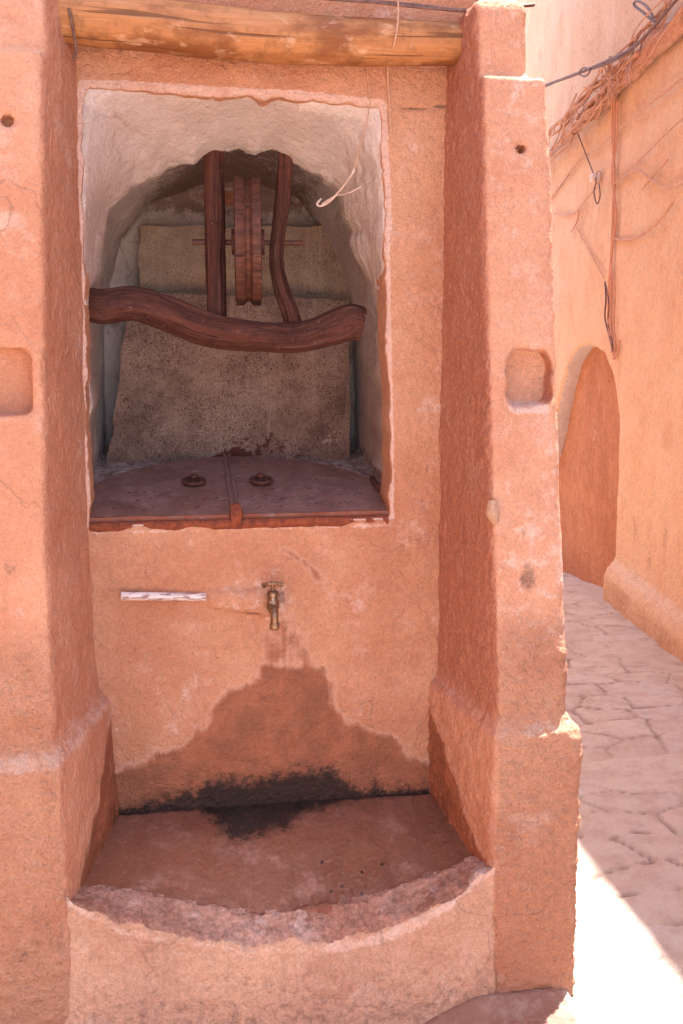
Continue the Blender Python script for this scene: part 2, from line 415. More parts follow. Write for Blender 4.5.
def mk_paving():
    t = NT('pink_stone_paving')
    c = t.mix(t.attr('cell'), (.72, .59, .50), (.80, .69, .60))
    c = t.mix(t.math('MULTIPLY', t.ramp(t.attr('cell2'), .6, .95), .75), c, (.78, .68, .63))
    c = t.mix(t.math('MULTIPLY', t.ramp(t.noise(9, 7, .7), .42, .66), .6), c, (.60, .43, .35))
    c = t.mix(t.math('MULTIPLY', t.ramp(t.noise(30, 6, .7), .52, .7), .4), c, (.80, .71, .67))
    c = t.mix(t.math('MULTIPLY', t.attr('groove'), .85), c, (.36, .22, .165))
    c = t.mix(t.math('MULTIPLY', t.ramp(t.noise(4, 6, .7), .52, .66), .45), c, (.58, .43, .35))
    c = t.mix(t.math('MULTIPLY', t.ramp(t.noise(75, 3, .6), .70, .77), .7), c, (.16, .09, .07))
    c = t.mix(t.ramp(t.math('ADD', t.attr('wet'), t.math('MULTIPLY', t.math('SUBTRACT', t.noise(14, 6, .7), .5), .6)), .4, .65), c, (.46, .25, .19))
    b = t.bump(t.noise(15, 8, .75), .035, .9); b = t.bump(t.noise(120, 3, .6), .003, .8, b)
    return t.done(c, .8, b, .3)
M['paving'] = mk_paving()
M['earth'] = simple('pale_pink_earth', (.50, .36, .29), (.42, .29, .23), 3, .95, 0, .01)

# ================================================================== THE WELL
well = thing('wall_well', 'whole orange plastered wall well with two battered pillars, arched pale niche and low basin', 'well', (.22, 0, 0))

def profile(z, pts):
    return np.interp(z, [p[0] for p in pts], [p[1] for p in pts]).astype(np.float32)
LEDGE_HI, LEDGE_LO = .728, .672
def stepf(z): return (1-sstep(LEDGE_LO, LEDGE_HI, z)).astype(np.float32)

FRONT = [(-.3, -.395), (0, -.395), (.35, -.39), (.67, -.385), (.95, -.355), (1.6, -.295), (2.25, -.245), (2.6, -.22)]
def pillar_sdf(side):
    def fn(X, Y, Z):
        z = Z; s = stepf(z)
        topb = sstep(2.222, 2.236, z) if side > 0 else sstep(2.232, 2.246, z)
        yf = profile(z, FRONT) - (.023 if side > 0 else .034)*s + .03*topb
        if side > 0:
            xi = .668 + np.maximum(-Y, 0)*profile(z, [(0, .155), (.67, .15), (1.6, .125), (2.25, .09)]) - .021*s
            xo = profile(z, [(-.3, .897), (0, .900), (.67, .903), (1.0, .897), (1.6, .876), (2.25, .848), (2.6, .84)]) + .032*s - .036*topb
            fx = np.maximum
            d = smax(xi-X, X-xo, .012)
        else:
            xi = profile(z, [(.37, -.232), (.67, -.240), (.9, -.254), (1.15, -.262), (1.6, -.254), (2.3, -.242)]) - np.maximum(-Y, 0)*profile(z, [(0, .225), (.67, .20), (1.0, .165), (1.6, .175), (2.3, .20)]) + .026*s
            xo = profile(z, [(-.3, -.56), (.67, -.555), (1.6, -.52), (2.4, -.49)]) - .04*s + .03*topb
            d = smax(X-xi, xo-X, .012)
        # edge softness grows on the well side, where hands and ropes have rubbed it
        d = smax(d, yf-Y, .022)
        ztop = 2.412 if side > 0 else 2.52
        d = smax(d, Z-ztop + 0*X, .04)
        d = np.maximum(d, Y-.014)
        if side > 0:
            # hand-sized pocket and put-log hole
            px, pz = .808, 1.536
            q = np.maximum(np.abs(X-px)-.022, 0)**2 + np.maximum(np.abs(Z-pz)-.034, 0)**2
            pk = np.sqrt(q)-.030+.0025*np.sin(Z*95+X*60)+.002*np.sin(Z*41-X*170)-.10*np.maximum(-(Y+.27), 0) + np.maximum(-.03*(Y+.24), 0)*0
            pk = np.maximum(pk, Y+.252)
            d = smax(d, -pk, .012)
            hx, hz, hr, hy = .783, 2.062, .0115, -.225
        else:
            px, pz = -.402, 1.530
            q = np.maximum(np.abs(X-px)-.042, 0)**2 + np.maximum(np.abs(Z-pz)-.05, 0)**2
            pk = np.maximum(np.sqrt(q)-.022, Y+.245); d = smax(d, -pk, .010)
            hx, hz, hr, hy = -.367, 2.088, .0150, -.22
        hole = np.maximum(np.sqrt((X-hx)**2+(Z-hz)**2)-hr, Y-hy); d = smax(d, -hole, .008)
        return d
    return fn

def finish_pillar(side, lo, hi, name, label):
    P, F = nets(pillar_sdf(side), lo, hi, .0068)
    N = vnormals(P, F); z = P[:, 2]
    low = sstep(1.05, .85, z)                                   # rougher, trowelled render low down
    side_in = np.clip(-N[:, 0]*side, 0, 1)
    amp = .0016+.0012*low
    d = amp*fbm(P, 26, 4, 3) + .004*fbm(P, 5, 2, 9)
    d += low*(1-side_in)*.0080*np.abs(fbm(P*np.array([1, 1, 1.6]), 34, 3, 21)) - low*.002
    # crumbling edge above the ledge
    P = P + N*d[:, None]
    Y = P[:, 1]; X = P[:, 0]
    wet = np.zeros(len(P)); dirt_shade = np.zeros(len(P)); pale = np.zeros(len(P)); mould = np.zeros(len(P)); coarse = 1.0*low*(1-side_in)
    onside = side_in > .35
    if side > 0:
        poly = [(.02, .62), (-.03, .60), (-.10, .55), (-.17, .49), (-.25, .41), (-.33, .36), (-.40, .34), (-.40, .2), (.02, .2)]
        sd = polysd(Y, z, poly); wet = np.where(onside, np.clip(.5-sd/.12, 0, 1), 0)
        # dark run-marks on the inner face and scuffs on the front
        for (cx, cz, rx, rz, a) in ((-.16, 1.13, .02, .06, .75), (-.22, .93, .016, .14, .62), (-.28, .78, .02, .2, .55), (-.1, .6, .05, .1, .35)):
            dirt_shade += np.where(onside, a*np.exp(-((Y-cx)/rx)**2-((z-cz)/rz)**2), 0)
        for (cx, cz, rx, rz, a) in ((.80, 1.05, .03, .035, .65), (.795, 1.16, .02, .10, .42), (.82, 1.32, .04, .10, .25)):
            dirt_shade += np.where(~onside, a*np.exp(-((X-cx)/rx)**2-((z-cz)/rz)**2), 0)
        sc_ = polysd(X, z, [(.765, 1.470), (.845, 1.466), (.845, 1.458), (.765, 1.462)]); pale += .8*np.clip(1-np.abs(sc_)/.012, 0, 1)
        pale += .46*np.exp(-((z-.70)/.03)**2)
        pale += np.where(~onside, .12*sstep(1.6, 1.2, z)*sstep(.8, 1.1, z), 0)
        pk = np.sqrt(np.maximum(np.abs(X-.815)-.036, 0)**2+np.maximum(np.abs(z-1.540)-.05, 0)**2)
        dirt_shade += np.where(Y < -.2, .36*np.clip(1-pk/.035, 0, 1)*(X > .80), 0)
    else:
        poly = [(.02, .66), (-.03, .62), (-.08, .57), (-.15, .49), (-.22, .43), (-.29, .385), (-.33, .33), (-.33, .2), (.02, .2)]
        sd = polysd(Y, z, poly); wet = np.where(onside, np.clip(.5-sd/.12, 0, 1), 0)
        mould = np.where(onside, .62*np.exp(-((z-.37)/.06)**2)*sstep(-.2, .0, Y), 0)
        for (cx, cz, rx, rz, a) in ((-.40, 1.12, .05, .05, .45), (-.31, .9, .012, .2, .3), (-.36, .3, .1, .1, .3)):
            dirt_shade += np.where(~onside, a*np.exp(-((X-cx)/rx)**2-((z-cz)/rz)**2), 0)
        pale += .55*np.exp(-((z-.69)/.035)**2)
        dirt_shade += np.where(~onside, .25*sstep(.4, .1, z), 0)
    dirt_shade = dirt_shade+.16*(~onside)*sstep(.55, .15, z)*np.clip(.4+fbm(P, 9, 4, 41), 0, 1)+.34*(~onside)*np.clip(fbm(P, 4.5, 4, 43)-.25, 0, 1)
    pale = pale+.35*(~onside)*np.clip(fbm(P, 3.7, 4, 47)-.1, 0, 1)
    bare_shade = np.where(Y < .02, sstep(.45, .8, side_in), 0)*(.85 if side > 0 else .38)*sstep(.66, .74, z) + .25*sstep(.45, .8, side_in)*(z < .7)  # inner faces: redder unpainted roughcast, with their shade darkened into the colour
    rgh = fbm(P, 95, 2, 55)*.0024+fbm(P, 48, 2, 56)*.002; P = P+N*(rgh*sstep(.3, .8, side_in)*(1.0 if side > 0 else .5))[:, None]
    if side > 0: pale = pale+.34*(~onside)*sstep(.72, .95, z)*(.8+.35*fbm(P, 3, 3, 66))  # alley light on this pillar's front painted in as paler plaster
    return mesh_obj(name, P, F, M['pillar'], well, dict(bare_shade=bare_shade, wet=wet, dirt_shade=dirt_shade, pale=pale, mould=mould, coarse=coarse), label=label)
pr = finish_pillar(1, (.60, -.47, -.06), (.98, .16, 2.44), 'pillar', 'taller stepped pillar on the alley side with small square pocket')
pl = finish_pillar(-1, (-.64, -.47, -.06), (-.20, .16, 2.56), 'pillar', 'pillar cut off by the left edge of the photo')

# --- front wall with the opening
W2 = lambda x, y: tuple(onY(x, y, 0)[[0, 2]])
OUT = [W2(*p) for p in ((84, 86), (110, 86), (200, 92), (300, 97), (381, 106), (386, 200), (388, 330), (391, 440), (391, 518), (88, 527), (87, 440), (84, 300), (82, 170))]
def wall_fn(X, Y, Z):
    xs, zs = np.broadcast_arrays(X[:, 0, :], Z[:, 0, :]); q = np.stack([xs.ravel(), zs.ravel(), zs.ravel()*0], 1)
    rg = (fbm(q, 24, 4, 61, .62)*.0050).reshape(xs.shape)
    o = (polysd(xs, zs, OUT)+rg*(zs > 1.2))[:, None, :]
    d = np.maximum(-Y, Y-.13) + 0*X + 0*Z
    bul = .026*np.exp(-((X-.125)/.088)**6-((Z-.945+.10*(X-.1))/(.022+.10*np.clip(X-.04, 0, .2)))**6)*(.55+2.5*np.clip(X-.04, 0, .18)) + .004*np.exp(-((X-.222)/.045)**2-((Z-.93)/.055)**2)
    d = np.maximum(-Y-bul, Y-.13)
    d = smax(d, -(o+.003), .007)
    d = np.maximum(d, np.maximum(-.30-X, X-.74)); d = np.maximum(d, Z-2.47)
    band = np.sqrt(np.maximum(Y+.015, 0)**2+(Z-2.213)**2)
    return d
P, F = nets(wall_fn, (-.33, -.03, .24), (.77, .15, 2.5), .0066)
N = vnormals(P, F); X, Y, Z = P.T
fr = N[:, 1] < -.4
d = .0016*fbm(P, 22, 4, 5)+.0045*fbm(P, 3.4, 3, 2)
top = sstep(2.20, 2.215, Z)
d += .006*top*(1+.3*fbm(P, 14, 2, 44))                     # the band under the beam stands slightly proud
crk = np.exp(-((Z-2.207-.004*np.sin(X*40))/.0045)**2)*sstep(.50, .56, X); d -= .009*crk
P = P+N*d[:, None]
px = np.array([W2(*p) for p in ((104, 772), (135, 765), (160, 752), (185, 745), (208, 725), (215, 703), (232, 690), (252, 684), (262, 665), (300, 668), (322, 668), (331, 682), (331, 705), (348, 722), (372, 731), (392, 738), (402, 752), (418, 762), (440, 765), (445, 830), (95, 830))])
wet = np.clip(.5-polysd(X, Z, px)/.10, 0, 1)*fr
dia = [W2(*p) for p in ((278, 543), (300, 552), (322, 570), (328, 582), (318, 585), (300, 566), (280, 553))]
wet = np.maximum(wet, np.clip(.58-polysd(X, Z, dia)/.05, 0, 1)*fr*.62)
dl = [W2(*p) for p in ((268, 610), (292, 618), (322, 668), (262, 668), (256, 640))]
wet = np.maximum(wet, .50*np.clip(.75-polysd(X, Z, dl)/.1, 0, 1)*fr)
mp = [W2(*p) for p in ((140, 803), (185, 790), (222, 776), (245, 780), (275, 774), (300, 768), (332, 768), (358, 786), (432, 786), (432, 830), (130, 830))]
mould = np.clip(.52-polysd(X, Z, mp)/.10, 0, .95)*fr
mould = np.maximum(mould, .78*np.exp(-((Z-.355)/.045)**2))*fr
mould = np.maximum(mould, .75*np.exp(-((X+.232)/.02)**2-((Z-.42)/.09)**2)*fr)
od = polysd(X, Z, OUT)
pale = 1.05*np.clip(1-np.abs(od)/.016, 0, 1)*(Z > 1.15) + .45*np.exp(-((od)/.03)**2)*(Z > 1.9)
tap_l = (X > .45) & (X < .56) & (Z > 1.3)
pale += .55*np.exp(-((Z-1.135)/.012)**2)*(X > -.25)*(X < .55)
pale += .35*np.exp(-((X+.205)/.01)**2)*(Z < 1.1)*(Z > .5) + .38*np.exp(-((X-.03)/.25)**2-((Z-.60)/.05)**2)
pt = [W2(*p) for p in ((203, 592), (225, 582), (262, 562), (292, 566), (300, 600), (285, 628), (262, 622), (205, 604))]
pale += .42*np.clip(.5-polysd(X, Z, pt)/.03, 0, 1)*fr
pale += .33*np.exp(-((X-.48)/.14)**2-((Z-.62)/.12)**2)
crx = np.abs(Z-(.925-.16*(X-.1)+.006*np.sin(X*70))) ; crk2 = np.exp(-(crx/.0035)**2)*(X > .03)*(X < .2)
crv = np.exp(-((X-(.215+.004*np.sin(Z*60)))/.003)**2)*(Z < .87)*(Z > .70)
dirt_shade = .45*crk2+.42*crv+.38*np.exp(-(((X-.226)/.030)**2+((Z-.945)/.05)**2)**2)*fr + .5*np.exp(-((X-.13)/.09)**4-((Z-.913+.10*(X-.1))/.006)**2)*fr + .8*crk + .3*np.exp(-((X-.66)/.012)**2)*(Z > 1.2)*(.5+.5*fbm(P, 30, 2, 3)) + .25*np.exp(-((X-.24)/.02)**2-((Z-.93)/.05)**2)  # cracks and grime, plus shade painted around the tap and under its patch
mesh_obj('front_wall', P, F, M['front'], well, dict(wet=wet, mould=mould, pale=pale*fr, dirt_shade=dirt_shade, coarse=.12+0*X))

# --- the pale, splayed reveal and the chamber behind it
INN = [tuple(onY(x, y, .24)[[0, 2]]) for x, y in ((89, 540), (90, 430), (92, 350), (95, 300), (101, 255), (113, 212), (142, 182), (172, 167), (205, 160), (240, 152), (268, 153), (296, 161), (322, 172), (340, 190), (350, 220), (358, 250), (367, 280), (374, 320), (381, 400), (384, 540))]
CHB = [tuple(onY(x, y, .72)[[0, 2]]) for x, y in ((104, 520), (103, 400), (103, 330), (108, 280), (120, 238), (150, 200), (200, 180), (250, 176), (300, 192), (322, 224), (340, 262), (354, 320), (358, 400), (357, 520))]
def lin_fn(X, Y, Z):
    xs, zs = X[:, 0, :], Z[:, 0, :]
    xb, zb = np.broadcast_arrays(xs, zs); q = np.stack([xb.ravel(), zb.ravel(), zb.ravel()*0+3], 1); rg = ((fbm(q, 15, 4, 71, .6)*.011).reshape(xb.shape)*(zb > 1.25))[:, None, :]
    a = polysd(xs, zs, OUT)[:, None, :]; b = polysd(xs, zs, INN)[:, None, :]+rg; c = polysd(xs, zs, CHB)[:, None, :]
    t = np.clip(Y/.24, 0, 1); t = t**.85
    t2 = np.clip((Y-.25)/.47, 0, 1)
    void = a*(1-t)+b*t
    ch = (b-.045)*(1-t2)+c*t2                                  # behind the lip the chamber opens wider again
    k = sstep(.245, .262, Y)
    lipw = sstep(1.75, 1.9, Z)*np.exp(-((X-.17)/.15)**4)
    v = void*(1-k)+((void*(1-lipw)+ch*lipw)*(Y < .5)+ch*(Y >= .5) if False else (ch*(lipw*(1-t2)+t2)+ (b*(1-lipw)*(1-t2))))*k
    v = np.maximum(v, Y-.80)
    box = np.maximum(np.maximum(-.36-X, X-.66), np.maximum(.008-Y, Y-.90)); box = np.maximum(box, np.maximum(1.02-Z, Z-2.46))
    inner = np.maximum(-.30-X+ .0*Y, X-.60)
    # the block must stay behind the front wall's opening edge
    fronti = np.maximum(a-.006, -(Y-.12)); box = np.maximum(box, np.minimum(a-.006, .12-Y))
    sill = Z-(1.134+.185*np.clip(Y, 0, .8))
    v = np.maximum(v, -sill+0.0*X)
    return smax(box, -v, .010)
P, F = nets(lin_fn, (-.40, -.01, 1.0), (.70, .92, 2.5), .0085)
N = vnormals(P, F); X, Y, Z = P.T
out_f = Y < .27
d = .0030*fbm(P, 13, 4, 8)+.006*fbm(P, 4.5, 2, 4)
d += np.where(out_f & (N[:, 0] < -.3), .0035*fbm(P*np.array([1, 1.5, .5]), 40, 3, 77), 0)   # combed texture on the right cheek
P = P+N*d[:, None]
dirt_shade = .5*sstep(1.98, 2.10, Z)*sstep(.26, .34, Y) + .45*sstep(1.34, 1.25, Z)*(Y > .02) + .20*sstep(.5, .8, Y)+.10*sstep(1.6, 1.2, Z)*sstep(.2, .5, Y) + .45*np.exp(-((X-.14)/.16)**2-((Z-2.10)/.07)**2)*(Y > .25)  # shade of the chamber's depth, roof and sill painted in, with some soot
dirt_shade += .5*np.exp(-((X+.23)/.035)**2-((Z-1.70)/.07)**2)+.5*np.exp(-((X-.50)/.03)**2-((Z-1.74)/.10)**2)*(Y > .12)
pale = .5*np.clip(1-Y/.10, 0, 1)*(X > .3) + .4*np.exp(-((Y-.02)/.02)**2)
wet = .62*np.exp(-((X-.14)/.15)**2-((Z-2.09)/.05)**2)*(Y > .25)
mesh_obj('niche', P, F, M['reveal'], well, dict(dirt_shade=dirt_shade, pale=pale, wet=wet, mould=0*X, coarse=.08+.4*sstep(.30, .36, X)))

# --- basin: floor, rough broken rim, front parapet
RIMO = [onY(x, y, -.43) for x, y in ((55, 893), (65, 900), (90, 915), (120, 930), (160, 938), (200, 943), (240, 950), (280, 949), (320, 948), (350, 944), (375, 940), (400, 930), (425, 920), (450, 905), (475, 880), (497, 868), (510, 866))]
RIMI = [onY(x, y, -.30-.055*math.exp(-((x-300)/130)**2)) for x, y in ((60, 884), (100, 888), (130, 891), (165, 897), (200, 904), (235, 911), (260, 913), (300, 912), (330, 906), (370, 897), (400, 888), (420, 879), (445, 871), (460, 864), (480, 858), (505, 854))]
rox = [p[0] for p in RIMO]; roz = [p[2] for p in RIMO]; rix = [p[0] for p in RIMI]; riy = [p[1] for p in RIMI]; riz = [p[2] for p in RIMI]
def basin_fn(X, Y, Z):
    yi = np.interp(X, rix, riy).astype(np.float32); zi = np.interp(X, rix, riz).astype(np.float32); zo = np.interp(X, rox, roz).astype(np.float32)
    xr_ = np.ravel(X); q = np.stack([xr_, xr_*0, xr_*0], 1); yi = yi+(fbm(q, 16, 4, 81, .6)*.011).astype(np.float32).reshape(X.shape); zo = zo+(fbm(q, 13, 5, 82, .65)*.013).astype(np.float32).reshape(X.shape)
    t = np.clip((yi-Y)/(yi+.425), 0, 1); f = np.clip(Y/yi, 0, 1)
    top = (.363-(.363-zi)*f**1.5)*(1-t)+zo*t
    n = np.sin(X*61+Y*35)*np.sin(X*23-Y*71+1.7)*.5+np.sin(X*117+Y*90+.6)*np.sin(X*83-Y*131)*.35
    top = top + .0045*n*sstep(0, .15, t) + .010*np.exp(-((t-.10)/.12)**2)*(t > 0)
    d = smax(Z-top, -.411-.012*sstep(.3, 0., Z)-Y, .014)
    d = np.maximum(d, Y-.02); d = np.maximum(d, np.maximum(-.34-X, X-.722))
    return d
P, F = nets(basin_fn, (-.40, -.47, -.06), (.78, .04, .42), .0055)
N = vnormals(P, F); X, Y, Z = P.T
yi = np.interp(X, rix, riy); inner = (Y > yi+.004) & (N[:, 2] > .5)
crust = (~inner) & (N[:, 2] > .25)
d = np.where(inner, .0012*fbm(P, 16, 3, 6), .0022*fbm(P, 24, 4, 12)+.004*fbm(P, 5, 2, 13))
d += np.where(crust, .0048*fbm(P, 26, 4, 15, .6)-.005*np.abs(fbm(P, 17, 3, 19)), 0)
P = P+N*d[:, None]
fcen = P[F].mean(1); fn_ = N[F].mean(1)
fin = (fcen[:, 1] > np.interp(fcen[:, 0], rix, riy)+.002+.006*fbm(fcen, 30, 3, 2)) & (fn_[:, 2] > .5)
cr_ = sstep(.1, .5, N[:, 2])*(~inner)
q = [onZ(x, y, .35)[:2] for x, y in ((190, 812), (215, 822), (228, 838), (255, 832), (285, 826), (310, 814), (345, 806), (345, 790), (190, 800))]
mould = np.where(inner, np.clip(.5-polysd(X, Y, q)/.09, 0, .85), 0)
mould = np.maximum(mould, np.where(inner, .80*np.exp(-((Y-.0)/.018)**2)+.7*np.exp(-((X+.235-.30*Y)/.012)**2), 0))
pale = cr_*(.42+.3*fbm(P, 19, 4, 91, .6)) + np.where(inner, .34*np.exp(-((X-.0)/.13)**2-((Y+.16)/.09)**2), 0) + .2*(~inner)*(X > .3)
pale += np.where(cr_ > .3, .25*sstep(.12, -.2, X)+.25*sstep(.5, .65, X), 0)
wet = cr_*(.42+.16*np.exp(-((X-.16)/.30)**2)+.34*fbm(P, 14, 4, 90, .65))
spots = np.zeros(len(P))
for (sx, sy) in ((322, 850), (331, 866), (342, 864), (352, 867), (362, 856), (362, 868), (382, 851), (420, 862), (445, 840), (387, 886), (250, 800)):
    c = onZ(sx, sy, .335); spots = np.maximum(spots, 1.3*np.exp(-((X-c[0])**2+(Y-c[1])**2)/.0045**2))
mould = np.maximum(mould, np.where(inner, spots, 0))
dirt_shade = np.where(~inner, .30*sstep(.3, .0, Z)+.2, .15)+ .15*cr_
def submesh(mask, name, mat, extra=None):
    Fm = F[mask]; u, inv = np.unique(Fm, return_inverse=True)
    return mesh_obj(name, P[u], inv.reshape(-1, 4), mat, well, {k: v[u] for k, v in dict(wet=wet, mould=mould, pale=pale, dirt_shade=dirt_shade, coarse=.35*(~inner)).items()})
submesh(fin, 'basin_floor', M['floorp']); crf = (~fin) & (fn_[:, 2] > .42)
M['crust'] = plaster('broken_basin_crust', (.56, .36, .29), (.44, .235, .17), (.70, .55, .49), grain=2.2, grain_scale=110, paleamt=.9, dirt_shade=(.26, .11, .07), tone=.9)
wet = wet*.0; pale = .30*cr_+.25*fbm(P, 12, 3, 92); dirt_shade = .35*cr_+.28*fbm(P, 15, 3, 93)
submesh(crf, 'basin_rim', M['crust'])
dirt_shade = .30*sstep(.3, .0, Z)+.2+0*X; pale = .2*(X > .3)+.5*np.exp(-((Z-np.interp(X, rox, roz)+.015)/.02)**2)
submesh((~fin) & (~crf), 'basin_parapet', M['basin'])

# --- roof slab over the niche chamber (flat plaster top behind the beam)
mb = MB(); mb.prism([(-.5, .128), (.80, .128), (.80, 1.02), (-.5, 1.02)], lambda x, y: (x, y, 2.465), lambda x, y: (x, y, 2.53)); mb.build('roof', M['plain'], well, bevel=.02)

# small set pieces
mb = MB(); c = onX(500, 516, .708); mb.tube([(c[0]+.012, -.33, c[2]-.026), (c[0]+.004, -.335, c[2]-.005), (c[0]+.004, -.332, c[2]+.026)], [.010, .017, .009], 14, wob=.25, seed=4, sub=5); mb.build('corner_stone', M['stone'], well)
mb = MB(); c = onY(554, 781, -.42); mb.lathe((c[0], -.397, c[2]), (0, -1, 0), [(0, .0185), (.012, .0185), (.014, .016), (.010, .0135), (.011, .0)], 24); mb.build('pipe_plug', M['stub'], well)

# ------------------------------------------------------------------ beam above the niche
bm_ = thing('lintel_beam', 'ochre stained timber beam spanning between the two pillars above the pale niche', 'beam', (.2, -.09, 2.3))
mb = MB(); mb.tube([(-.30, -.062, 2.362), (-.10, -.066, 2.352), (.12, -.066, 2.340), (.33, -.065, 2.336), (.52, -.064, 2.338), (.72, -.062, 2.343)], [.056, .058, .058, .056, .052, .050], 40, wob=.05, seed=2, sub=14)
mb.build('log', M['beam'], bm_)

# ------------------------------------------------------------------ pulley frame
pf = thing('pulley_frame', 'dark red wooden pulley frame of crooked crossbar, two posts and wheel inside the niche', 'pulley', (.1, .2, 1.7))
L = lambda x, y, Y: tuple(onY(x, y, Y))
mb = MB(); mb.tube([L(86, 303, .16), L(105, 306, .16), L(135, 303, .165), L(165, 313, .17), L(195, 326, .17), L(225, 334, .17), L(262, 337, .17), L(300, 337, .17), L(330, 329, .17), L(350, 322, .17), L(362, 324, .17)],
        [.045, .047, .040, .043, .046, .043, .039, .040, .045, .049, .046], 44, wob=.17, seed=5, sub=12)
mb.build('crossbar', M['redwood'], pf)
mb = MB(); mb.tube([L(214, 140, .25), L(214, 170, .25), L(215, 210, .245), L(215, 250, .24), L(216, 290, .225), L(216, 322, .205)], [.027, .027, .028, .026, .026, .028], 30, wob=.13, seed=8, sub=12)
mb.build('post', M['redwood'], pf, 'straight square-cut post')
mb = MB(); mb.tube([L(286, 140, .25), L(285, 175, .25), L(282, 205, .25), L(278, 235, .25), L(276, 262, .245), L(281, 290, .23), L(289, 312, .21), L(293, 328, .19)], [.019, .020, .022, .021, .021, .021, .022, .024], 28, wob=.20, seed=11, sub=12)
mb.build('post', M['redwood'], pf, 'crooked curved post')
# wheel: seen almost edge-on, axle along X
wc = np.array(onY(248, 242, .25)); wr = .172
mb = MB(); prof = [(-.032, wr-.055), (-.036, wr-.01), (-.033, wr), (-.012, wr-.001), (-.006, wr-.008), (-.003, wr-.011), (.003, wr-.011), (.006, wr-.008), (.012, wr), (.034, wr), (.036, wr-.01), (.032, wr-.055)]
mb.lathe(wc, (1, -.062, .0), [(t, max(r, .01)) for t, r in prof], 64)
mb.lathe(wc, (1, -.062, 0), [(-.045, .035), (.045, .035)], 24)
w = mb.build('wheel', M['wheelwood'], pf)
mb = MB(); mb.tube([L(192, 242, .25), L(303, 243, .25)], .0075, 10, sub=4, wob=.08); mb.build('axle', M['wheelwood'], pf)

# ------------------------------------------------------------------ boards at the back of the niche
def board(name, corners, thick, mat, label, cat, attrs=None, res=60):
    """corners: BL, BR, TR, TL (3D); a slightly warped slab"""
    BL, BR, TR, TL = [np.array(c, float) for c in corners]
    nrm = np.cross(BR-BL, TL-BL); nrm /= np.linalg.norm(nrm)
    if nrm[1] > 0: nrm = -nrm
    P = []; 
    for f in (0, 1):
        for j in range(res+1):
            v = j/res
            for i in range(res+1):
                u = i/res; p = (BL*(1-u)+BR*u)*(1-v)+(TL*(1-u)+TR*u)*v
                P.append(p-nrm*thick*f)
    P = np.array(P); e = fbm(P, 3, 2, 3)*.006; P = P+nrm*e[:, None]
    # uneven edges
    m = (res+1)**2; uu = np.tile(np.tile(np.arange(res+1)/res, res+1), 2); vv = np.tile(np.repeat(np.arange(res+1)/res, res+1), 2)
    P[:, 0] += .006*fbm(P, 20, 3, 8)*((uu == 0) | (uu == 1)); P[:, 2] += .005*fbm(P, 20, 3, 9)*((vv == 0) | (vv == 1))
    F = []; n = res+1
    for j in range(res):
        for i in range(res):
            a = j*n+i; F.append((a, a+1, a+n+1, a+n)); b = a+m; F.append((b, b+n, b+n+1, b+1))
    for i in range(res):
        F += [(i, i+m, i+1+m, i+1), (res*n+i, res*n+i+1, res*n+i+1+m, res*n+i+m), (i*n, (i+1)*n, (i+1)*n+m, i*n+m), (i*n+res, i*n+res+m, (i+1)*n+res+m, (i+1)*n+res)]
    at = attrs(P) if attrs else {}
    o = mesh_obj(name, P, np.array(F), mat, None, at)
    import bmesh
    b = bmesh.new(); b.from_mesh(o.data); bmesh.ops.recalc_face_normals(b, faces=b.faces); b.to_mesh(o.data); b.free()
    o.data.set_sharp_from_angle(angle=math.radians(50))
    return tag(o, label, cat)
def at1(P):
    X, Z = P[:, 0], P[:, 2]
    return dict(wet=.5*np.exp(-((X-.14)/.06)**2-((Z-1.25)/.05)**2)+.42*np.exp(-((X-.26)/.10)**2-((Z-1.33)/.06)**2)+.5*np.exp(-((X+.18)/.05)**2-((Z-1.45)/.05)**2)+.35*sstep(1.36, 1.25, Z),
                pale=.55*np.exp(-((X-.46)/.06)**2-((Z-1.31)/.05)**2)+.4*np.exp(-((X-.18)/.05)**2-((Z-1.70)/.08)**2))
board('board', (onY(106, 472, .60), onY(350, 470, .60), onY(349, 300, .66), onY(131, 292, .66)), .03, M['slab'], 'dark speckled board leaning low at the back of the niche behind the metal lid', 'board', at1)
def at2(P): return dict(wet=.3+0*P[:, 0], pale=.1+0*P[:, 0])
board('board', (onY(139, 345, .71), onY(352, 345, .71), onY(352, 226, .72), onY(139, 227, .72)), .03, M['slab2'], 'paler tan speckled board upright behind the wooden wheel, above the darker board', 'board', at2)

